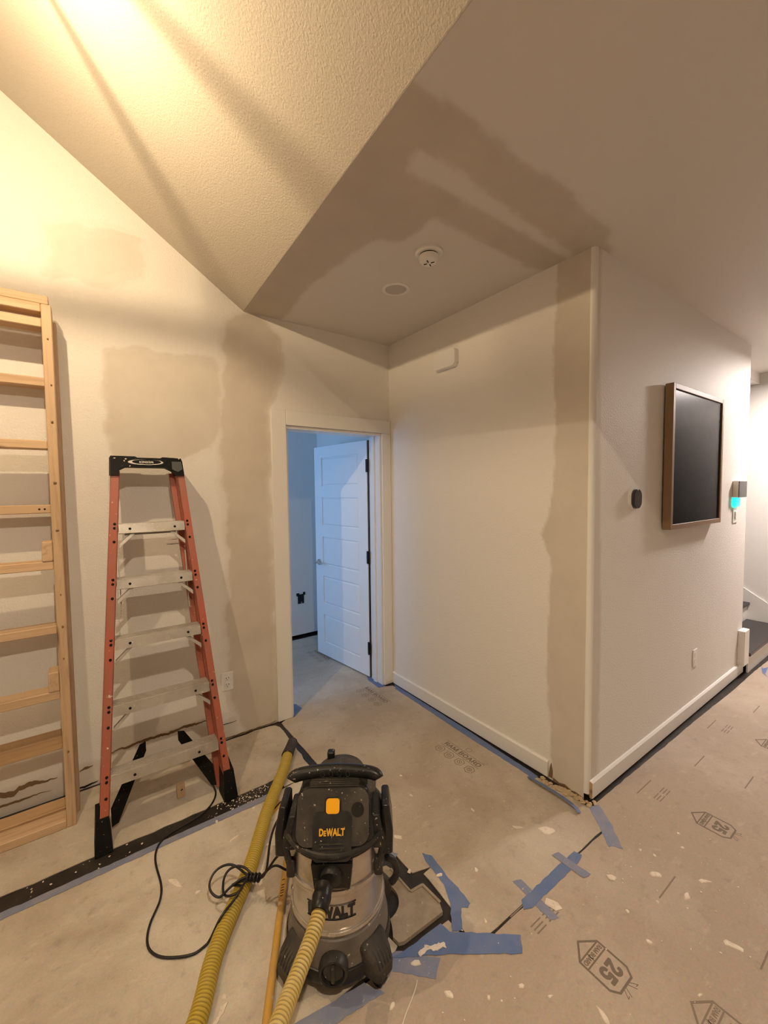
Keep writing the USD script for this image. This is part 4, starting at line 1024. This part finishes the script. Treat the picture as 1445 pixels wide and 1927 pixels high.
def vacuum():
    t = thing("shop_vacuum", "black and steel shop vacuum with yellow switch standing in the foreground", "vacuum cleaner", (VX, VY, ZB), math.radians(-34.5))
    P = lambda name, mesh, m, smooth=35, parent=t, **k: obj(name, mesh, M[m], parent, smooth=smooth, local=True, **k)
    F = lambda a, r, z: (r * math.sin(a), -r * math.cos(a), z)              # a from the front, positive to its right
    # tank
    P("tank", lathe([(0, 0.10), (0.140, 0.10), (0.150, 0.13), (0.153, 0.19), (0.1555, 0.192), (0.1555, 0.198), (0.153, 0.201), (0.1555, 0.315), (0.160, 0.322), (0.160, 0.334), (0.1565, 0.340), (0.1585, 0.44), (0.150, 0.45), (0, 0.45)], 64), "steel")
    P("tank_ring", lathe([(0.152, 0.183), (0.1585, 0.183), (0.161, 0.190), (0.1585, 0.197), (0.152, 0.197)], 64), "steel")
    P("tank_ring", lathe([(0.154, 0.318), (0.1625, 0.319), (0.1645, 0.328), (0.1625, 0.337), (0.154, 0.338)], 64), "steel")
    # base
    P("base", lathe([(0, 0.088), (0.172, 0.088), (0.171, 0.105), (0.163, 0.145), (0.157, 0.168), (0.152, 0.172), (0, 0.172)], 64), "vacgrey")
    P("base_ring", lathe([(0, 0.030), (0.150, 0.030), (0.172, 0.040), (0.179, 0.060), (0.177, 0.088), (0.170, 0.092), (0, 0.092)], 64), "vacdark")
    for a in (0.80, -0.80, PI - 0.85, PI + 0.85):
        c = np.array(F(a, 0.178, 0))
        ax = np.array([math.sin(a), -math.cos(a), 0]); sd_ = np.array([math.cos(a), math.sin(a), 0])
        pts = []
        for rr_, hw, z in ((-0.055, 0.036, 0.125), (-0.015, 0.032, 0.125), (0.018, 0.026, 0.100), (0.032, 0.022, 0.075), (0.032, 0.020, 0.055), (-0.055, 0.034, 0.050)):
            for s in (-1, 1):
                pts.append(trimesh.creation.icosphere(2, 0.017).vertices + c + ax * rr_ + sd_ * hw * s + (0, 0, z))
        hs = trimesh.convex.convex_hull(np.vstack(pts))
        h_ = P("caster_housing", hs, "vacdusty")
        ribs = []
        for k in range(5):
            o = c + sd_ * (-0.024 + 0.012 * k)
            ribs.append(tube([o + ax * -0.012 + (0, 0, 0.138), o + ax * 0.028 + (0, 0, 0.111), o + ax * 0.044 + (0, 0, 0.086)], 0.0035, 6))
        P("rib", ribs, "vacblack", parent=h_)
        cw = c + ax * 0.012
        P("caster", [cyl(cw - sd_ * 0.013 + (0, 0, 0.0275), cw + sd_ * 0.013 + (0, 0, 0.0275), 0.0272, 20), cyl(cw + (0, 0, 0.03), cw + (0, 0, 0.06), 0.009, 10)], "vacdark")
    # drain at the front
    o = np.array(F(0, 0.160, 0.105))
    P("drain_port", [lathe([(0.030, 0), (0.044, 0), (0.046, 0.020), (0.042, 0.034), (0.036, 0.034), (0.034, 0.020), (0.030, 0.012)], 32).apply_transform(trimesh.transformations.rotation_matrix(PI / 2, (1, 0, 0))).apply_translation(o)], "vacblack")
    P("drain_cap", [lathe([(0, 0.0), (0.034, 0.0), (0.034, 0.022), (0.030, 0.027), (0, 0.028)], 32).apply_transform(trimesh.transformations.rotation_matrix(PI / 2, (1, 0, 0))).apply_translation(o), B(-0.006, 0.006, o[1] - 0.040, o[1] - 0.02, 0.080, 0.130, 0.003)], "vacdusty")
    # lettering on the tank
    tm = prism(shapely.affinity.translate(shapely.segmentize(text2d("DEWALT", 0.031, 0.155, 0.0018), 0.006), -0.008, 0), 0, 0.0009)
    R_ = 0.1551

    def wrap(m, z0):
        v = m.vertices
        a = v[:, 0] / R_
        return trimesh.Trimesh(np.column_stack([(R_ + v[:, 2]) * np.sin(a), -(R_ + v[:, 2]) * np.cos(a), z0 + v[:, 1]]), m.faces, process=False)

    rules = []
    for zz in (0.0235, -0.0235):
        xs = np.linspace(-0.088, 0.072, 14)
        g = Polygon([(x, zz - 0.0018) for x in xs] + [(x, zz + 0.0018) for x in xs[::-1]])
        rules.append(wrap(prism(g, 0, 0.0009), 0.262))
    P("tank_lettering", [wrap(tm, 0.262)] + rules, "logoblack", False)
    # lid and motor head
    P("lid", lathe([(0, 0.435), (0.166, 0.435), (0.172, 0.442), (0.172, 0.462), (0.166, 0.476), (0.150, 0.488), (0, 0.49)], 64), "vacblack")
    arc = [F(a, 0.178, 0.477 - 0.011 * math.cos(a)) for a in np.linspace(-1.30, 1.30, 30)]
    P("bumper_rim", tube(arc, 0.0092, 10), "vacblack")
    head = trimesh.convex.convex_hull(np.vstack([trimesh.creation.icosphere(2, r).vertices + q for r, q in (
        (0.030, (-0.100, -0.118, 0.49)), (0.030, (0.100, -0.118, 0.49)), (0.030, (-0.105, 0.11, 0.49)), (0.030, (0.105, 0.11, 0.49)),
        (0.028, (-0.088, -0.062, 0.575)), (0.028, (0.088, -0.062, 0.575)), (0.030, (-0.075, 0.075, 0.535)), (0.030, (0.075, 0.075, 0.535)))]))
    P("motor_head", head, "vacdark", 40)
    # sloped front face frame: n outward, up along the slope
    p0, p1 = np.array([0, -0.148, 0.49]), np.array([0, -0.088, 0.602])
    up = (p1 - p0) / np.linalg.norm(p1 - p0); nn = np.cross((1, 0, 0), up)

    def face(poly, d0, d1):
        m = prism(poly, d0, d1); v = m.vertices
        m.vertices = p0 + v[:, :1] * np.array([1.0, 0, 0]) + v[:, 1:2] * up + v[:, 2:3] * nn
        return m

    P("head_panel", face(rrect(0.225, 0.150, 0.034, 6, 0, 0.060), -0.02, 0.006), "vacdusty", 35)
    P("switch_recess", face(rrect(0.052, 0.050, 0.010, 4, 0.0, 0.088), 0.0, 0.0078), "vacdark", False)
    P("power_switch", face(rrect(0.042, 0.040, 0.009, 5, 0.0, 0.090), 0.0, 0.0145), "orange", 35, label="bright yellow power switch")
    fp_ = P("front_plate", [face(rrect(0.118, 0.125, 0.016, 5, 0, 0.012), -0.01, 0.012)], "vacblack", 35)
    P("vent_slat", [face(sbox(-0.038, -0.008 - 0.010 * k, 0.038, -0.0045 - 0.010 * k), 0.011, 0.0145) for k in range(3)], "vacdusty", False, parent=fp_)
    gs, at = [], 0.0
    for word, hh in (("D", 0.017), ("E", 0.0125), ("WALT", 0.017)):
        g = text2d(word, hh, None, 0.0006)
        x0, y0, x1, y1 = g.bounds
        gs.append(shapely.affinity.translate(g, at - x0, -0.0085 - y0)); at += x1 - x0 + 0.0010
    badge = shapely.affinity.translate(shapely.affinity.scale(unary_union(gs), 0.080 / at, 1.0, origin=(0, 0)), -0.040, 0.022)
    P("badge_lettering", face(badge, 0.0115, 0.0135), "yellow", False, label="yellow badge lettering")
    # round hole and cable recess right of the switch
    P("accessory_port", face(shapely.affinity.translate(shapely.Point(0, 0).buffer(0.020), 0.078, 0.078), 0.004, 0.0072), "vacdark", False)
    # vents on top, handle
    P("top_vent", [RB(-0.085, 0.085, -0.075, 0.0, 0.575, 0.605, 0.012)] + [B(-0.078, 0.078, -0.073 + 0.010 * k, -0.069 + 0.010 * k, 0.59, 0.6075) for k in range(5)], "vacdusty", 35)
    P("top_dome", lathe([(0, 0.600), (0.05, 0.597), (0.080, 0.586), (0.092, 0.566), (0.092, 0.54), (0, 0.54)], 40).apply_translation((0.012, 0.045, 0)), "vacdusty")
    hp = spline([(-0.146, -0.036, 0.604), (-0.135, -0.028, 0.613), (-0.098, -0.020, 0.618), (0.0, -0.012, 0.621), (0.098, -0.020, 0.618), (0.135, -0.028, 0.613), (0.146, -0.036, 0.604)], 40)
    hd = P("carry_handle", tube(hp, 0.0205 - 0.004 * np.abs(np.linspace(-1, 1, 40)) ** 8, 14), "vacdark", True)
    for k in range(6):
        a = -0.070 + 0.028 * k
        loop = [(a + 0.0065 * math.cos(q), -0.0335, 0.621 + 0.010 * math.sin(q)) for q in np.linspace(0, 2 * PI, 13)]
        P("grip_mark", tube(loop, 0.0012, 5, False), "vacdusty", True, parent=hd)
    for s in (-1, 1):
        P("handle_post", trimesh.convex.convex_hull(np.array([(s * a, y, z) for a in (0.080, 0.108) for y, z in ((-0.045, 0.54), (0.02, 0.54), (-0.036, 0.606), (-0.008, 0.606))])), "vacblack", False)
    P("cord_post", B(-0.040, -0.014, 0.085, 0.112, 0.52, 0.618, 0.004), "vacdark", False)
    # side boxes: latches and accessory clips
    for s in (-1, 1):
        def slab(q):
            return trimesh.convex.convex_hull(np.vstack([trimesh.creation.icosphere(1, 0.008).vertices + (s * a, y, z) for a, y, z in q]))
        P("side_box", slab([(x, y, z) for z, xs, ys in ((0.535, (0.162, 0.172), (-0.070, 0.015)), (0.470, (0.170, 0.182), (-0.092, 0.012)), (0.410, (0.160, 0.180), (-0.100, 0.0)), (0.395, (0.160, 0.172), (-0.080, -0.02))) for x in xs for y in ys]), "vacgloss", 40)
        P("clip_block", slab([(x, y, z) for z, xs, ys in ((0.515, (0.122, 0.140), (-0.085, 0.01)), (0.470, (0.122, 0.150), (-0.100, 0.01)), (0.430, (0.130, 0.156), (-0.100, 0.0))) for x in xs for y in ys]), "vacblack", 40)
        P("latch", [tube(spline([F(s * 1.05, 0.176, 0.470), F(s * 1.02, 0.184, 0.435), F(s * 1.0, 0.176, 0.385), F(s * 1.0, 0.168, 0.330)], 12), [0.011] * 12, 8), RB(*(lambda c: (c[0] - 0.014, c[0] + 0.014, c[1] - 0.012, c[1] + 0.012, 0.325, 0.385))(F(s * 1.0, 0.168, 0.35)), 0.008)], "vacblack", 40)
    # rear axle lever on the right
    P("side_lever", [tube(spline([F(1.35, 0.168, 0.33), F(1.40, 0.196, 0.31), F(1.42, 0.205, 0.27), F(1.40, 0.185, 0.235)], 12), 0.012, 8)], "vacblack", True)
    # inlet
    P("inlet_block", trimesh.convex.convex_hull(np.vstack([np.array([(x, y, z) for x in (-0.062, 0.062) for y, z in ((-0.10, 0.44), (-0.178, 0.44), (-0.10, 0.358))]), np.array([(x, -0.176, 0.362) for x in (-0.054, 0.054)])])), "vacdark", 25)
    ci = np.array([0, -0.165, 0.405]); co = np.array([-0.003, -0.192, 0.398])
    P("inlet_collar", tube([ci, (ci + co) / 2, co - (co - ci) * 0.15], [0.034, 0.034, 0.031], 24), "vacblack", 35)
    return t


vacuum()

# two hoses: one plugged into the front of the vacuum, a thicker one lying on the floor
hs = thing("vacuum_hose", "ribbed yellow hose with black cuff plugged into the front of the vacuum", "hose", (0.3, 0.8, ZB))
h1 = spline([(0.500, 1.033, 0.385), (0.465, 0.995, 0.374), (0.383, 0.918, 0.382), (0.327, 0.861, 0.400), (0.270, 0.795, 0.425), (0.195, 0.69, 0.42), (0.09, 0.55, 0.33), (-0.05, 0.44, 0.18), (-0.20, 0.44, 0.06), (-0.34, 0.52, 0.029), (-0.50, 0.62, 0.029), (-0.70, 0.66, 0.029)], 500)
h1[:, 2] = np.maximum(h1[:, 2], 0.0285)
hb = thing("yellow_hose", "thicker olive yellow hose with black end cuff lying from the doorway strip to the foreground", "hose", (0.4, 1.5, ZB))
h2 = spline([(-0.30, 0.70, 0.0345), (-0.10, 0.90, 0.0345), (0.08, 1.10, 0.0345), (0.211, 1.255, 0.0345), (0.272, 1.368, 0.0345), (0.349, 1.477, 0.0345), (0.486, 1.645, 0.0345), (0.642, 1.885, 0.0345), (0.78, 2.070, 0.0345), (0.906, 2.255, 0.0345)], 500)


def corrugated(name, path, r, depth, pitch, m, hs):
    q, s = resample(path, pitch / 8)
    ph = (s / pitch) % 1.0
    g = np.exp(-((ph - 0.5) / 0.16) ** 2)
    t = tube(q, r - depth * g, 20)
    obj(name, t, m, hs, smooth=True, attr={"groove": np.r_[np.repeat(g, 20), 0, 0]})


def hose_material(name, crest, dirt, groove):
    return mat(name, {"a": ("attribute", {"attribute": "groove"}), "g": ("geometry", {}), "n": ("noise_texture", {"scale": 28.0, "detail": 4.0, "roughness": 0.65}),
                      "r": ("map_range", {"from_min": 0.42, "from_max": 0.68, "clamp": True}), "m": ("mix", {"color1": crest, "color2": dirt}), "m2": ("mix", {"color2": groove}),
                      "p": ("principled_bsdf", {"roughness": 0.55})},
               [("g.position", "n.vector"), ("n.fac", "r.value"), ("r.result", "m.fac"), ("m.color", "m2.color1"), ("a.fac", "m2.fac"), ("m2.color", "p.base_color")])



obj("inlet_cuff", tube(spline([(0.533, 1.070, 0.3965), (0.520, 1.055, 0.392), (0.507, 1.041, 0.388), (0.490, 1.022, 0.382)], 10), [0.027, 0.027, 0.026, 0.026, 0.028, 0.028, 0.0265, 0.0265, 0.026, 0.023], 24), M["vacdark"], hs, smooth=35, label="black cuff plugged into the vacuum")
corrugated("ribbed_tube", h1, 0.0212, 0.0036, 0.0112, hose_material("dusty_hose", (0.50, 0.36, 0.095), (0.56, 0.44, 0.19), (0.13, 0.08, 0.012)), hs)
corrugated("ribbed_tube", h2, 0.0295, 0.0036, 0.0105, hose_material("olive_hose", (0.50, 0.35, 0.035), (0.48, 0.36, 0.07), (0.23, 0.15, 0.012)), hb)
e0, e1 = np.array([0.896, 2.240, 0.0375]), np.array([0.978, 2.352, 0.0345])
ts = np.linspace(0, 1, 8)[:, None]
obj("end_cuff", tube(e0 + ts * (e1 - e0), [0.0325, 0.0325, 0.031, 0.030, 0.0295, 0.029, 0.029, 0.029], 24), M["vacdusty"], hb, smooth=35, label="black cuff at the free end")
pl = thing("broom_pole", "varnished yellow wooden pole lying on the floor left of the vacuum", "pole", (0.5, 1.35, ZB))
a, b = np.array([0.705, 1.745, ZB + 0.0135]), np.array([0.22, 0.86, ZB + 0.0135])
d = (b - a) / np.linalg.norm(b - a)
ts = np.linspace(0, 1, 14)[:, None]
obj("shaft", tube(a + ts * (b - a), [0.0125] + [0.0132] * 13, 16), M["pole"], pl, smooth=40)
marks = []
sdv = np.cross(d, (0, 0, 1))
for k in range(7):
    o = np.array([0.583, 1.525, ZB + 0.0135]) + d * 0.011 * k
    if k == 1:
        continue
    marks.append(cyl(o + (sdv * -0.005) + (0, 0, 0.0127), o + (sdv * 0.005) + (0, 0, 0.0127) + d * 0.003, 0.0016, 5))
obj("printed_marks", marks, M["logoblack"], pl)

# power cord
cf = [(0.476, 2.556, 0.03), (0.491, 2.414, 0.0095), (0.497, 2.254, 0.0095), (0.485, 2.192, 0.0095), (0.416, 2.112, 0.0095), (0.28, 2.074, 0.0095), (0.21, 2.036, 0.0095), (0.183, 1.94, 0.0095), (0.187, 1.82, 0.0095), (0.171, 1.738, 0.0095), (0.137, 1.678, 0.0095), (0.117, 1.615, 0.0095), (0.12, 1.57, 0.0095), (0.144, 1.527, 0.0095), (0.187, 1.492, 0.0095), (0.24, 1.467, 0.0095), (0.283, 1.473, 0.0095), (0.318, 1.478, 0.052), (0.345, 1.487, 0.0725), (0.376, 1.503, 0.0765), (0.410, 1.520, 0.088), (0.445, 1.541, 0.097), (0.471, 1.513, 0.11)]
pc = thing("power_cord", "black vacuum power cord looping over the floor with a knotted bundle on the yellow hose", "cord", (0.3, 1.8, ZB))
CR = 0.0042
cpts = spline(cf, 260); cpts[:, 2] = np.maximum(cpts[:, 2], 0.0092)
obj("cord", tube(cpts, CR, 8), M["rubber"], pc, smooth=True)
loops = [
    [(0.456, 1.542, 0.10), (0.428, 1.597, 0.11), (0.399, 1.622, 0.12), (0.35, 1.622, 0.12), (0.323, 1.6, 0.10), (0.328, 1.577, 0.08), (0.348, 1.559, 0.07), (0.37, 1.556, 0.08), (0.418, 1.551, 0.10), (0.467, 1.526, 0.11)],
    [(0.461, 1.52, 0.11), (0.423, 1.583, 0.13), (0.388, 1.594, 0.12), (0.368, 1.58, 0.10), (0.365, 1.559, 0.07), (0.383, 1.533, 0.076), (0.409, 1.530, 0.078), (0.424, 1.543, 0.080), (0.398, 1.570, 0.078), (0.419, 1.555, 0.09), (0.458, 1.535, 0.10)]]
for q in loops:
    obj("bundle_loop", tube(spline(q, 90), CR, 8), M["rubber"], pc, smooth=True)
for q in ([(0.471, 1.513, 0.11), (0.492, 1.465, 0.16), (0.504, 1.46, 0.24), (0.529, 1.474, 0.30), (0.575, 1.46, 0.37), (0.60, 1.39, 0.42)], [(0.479, 1.50, 0.12), (0.504, 1.47, 0.16), (0.53, 1.456, 0.20), (0.562, 1.429, 0.24), (0.585, 1.41, 0.30)], [(0.482, 1.497, 0.12), (0.522, 1.491, 0.14), (0.544, 1.467, 0.15), (0.572, 1.454, 0.13), (0.583, 1.453, 0.16), (0.588, 1.435, 0.24), (0.60, 1.41, 0.31)]):
    obj("cord_lead", tube(spline(q, 40), CR, 8), M["rubber"], pc, smooth=True)
kn = []
for k in range(4):
    c = np.array([0.448 + 0.010 * k, 1.535 - 0.010 * k, 0.107 + 0.002 * k])
    ax = np.array([0.7, -0.7, 0.1]); ax /= np.linalg.norm(ax)
    e1_ = np.cross(ax, (0, 0, 1)); e1_ /= np.linalg.norm(e1_); e2_ = np.cross(ax, e1_)
    kn.append(tube([c + 0.012 * (math.cos(q) * e1_ + math.sin(q) * e2_) for q in np.linspace(0, 2 * PI, 15)], CR, 8, False))
obj("bundle_tie", kn, M["rubber"], pc, smooth=True)

# ------------------------------------------------------------------ lamps (above and beside the picture)
lp = thing("pendant_lantern", "black open lantern hanging from the vault left of the picture", "lantern", tuple(PEND))
LA = 0.11
px, py, pz = PEND
ZL, ZU, T = pz - 0.038, pz + 0.24, 0.0065
for sx in (-1, 1):
    for sy in (-1, 1):
        obj("post", B(px + sx * LA - 0.003, px + sx * LA + 0.003, py + sy * LA - 0.003, py + sy * LA + 0.003, ZL, ZU), M["black"], lp)
obj("rod", B(px + LA - 0.004, px + LA + 0.004, py - 0.014, py - 0.006, ZL, ZU), M["black"], lp)
for z in (ZL, ZU):
    for s in (-1, 1):
        obj("rail", B(px - LA, px + LA, py + s * LA - T, py + s * LA + T, z - T, z + T), M["black"], lp)
        obj("rail", B(px + s * LA - T, px + s * LA + T, py - LA, py + LA, z - T, z + T), M["black"], lp)
obj("stem", cyl((px, py, pz + 0.10), (px, py, HC + SL * (0.80 - px) - 0.01), 0.008, 8), M["black"], lp)
obj("cross_bar", [B(px - LA, px + LA, py - 0.006, py + 0.006, ZU - T, ZU + T), B(px - 0.006, px + 0.006, py - LA, py + LA, ZU - T, ZU + T)], M["black"], lp)
obj("socket", cyl((px, py, pz + 0.05), (px, py, pz + 0.12), 0.016, 12), M["black"], lp)
for i, (x, y) in enumerate(VAULT_CANS):
    z = HC + SL * (0.78 - x) - 0.02
    obj("recessed_downlight", [m.apply_translation((x, y, z)) or m for m in [lathe([(0.075, 0.03), (0.095, 0.03), (0.095, 0.015), (0.078, 0.012), (0.075, 0.03)], 32)]], M["white"], label=["white recessed downlight ring in the vault nearer the doorway", "white recessed downlight ring in the vault behind the camera"][i], cat="ceiling light", group="vault downlights")
for x, y, lab in ((5.0, 0.50, "round white ceiling lamp by the stairs"), (2.6, -1.9, "round white ceiling lamp over the entry behind the camera")):
    o = thing("ceiling_lamp", lab, "ceiling light", (x, y, HC))
    obj("housing", [m.apply_translation((x, y, 0)) or m for m in [lathe([(0, HC), (0.16, HC), (0.16, HC - 0.05), (0.145, HC - 0.075), (0.14, HC - 0.06), (0, HC - 0.06)], 40)]], M["white"], o, smooth=35)
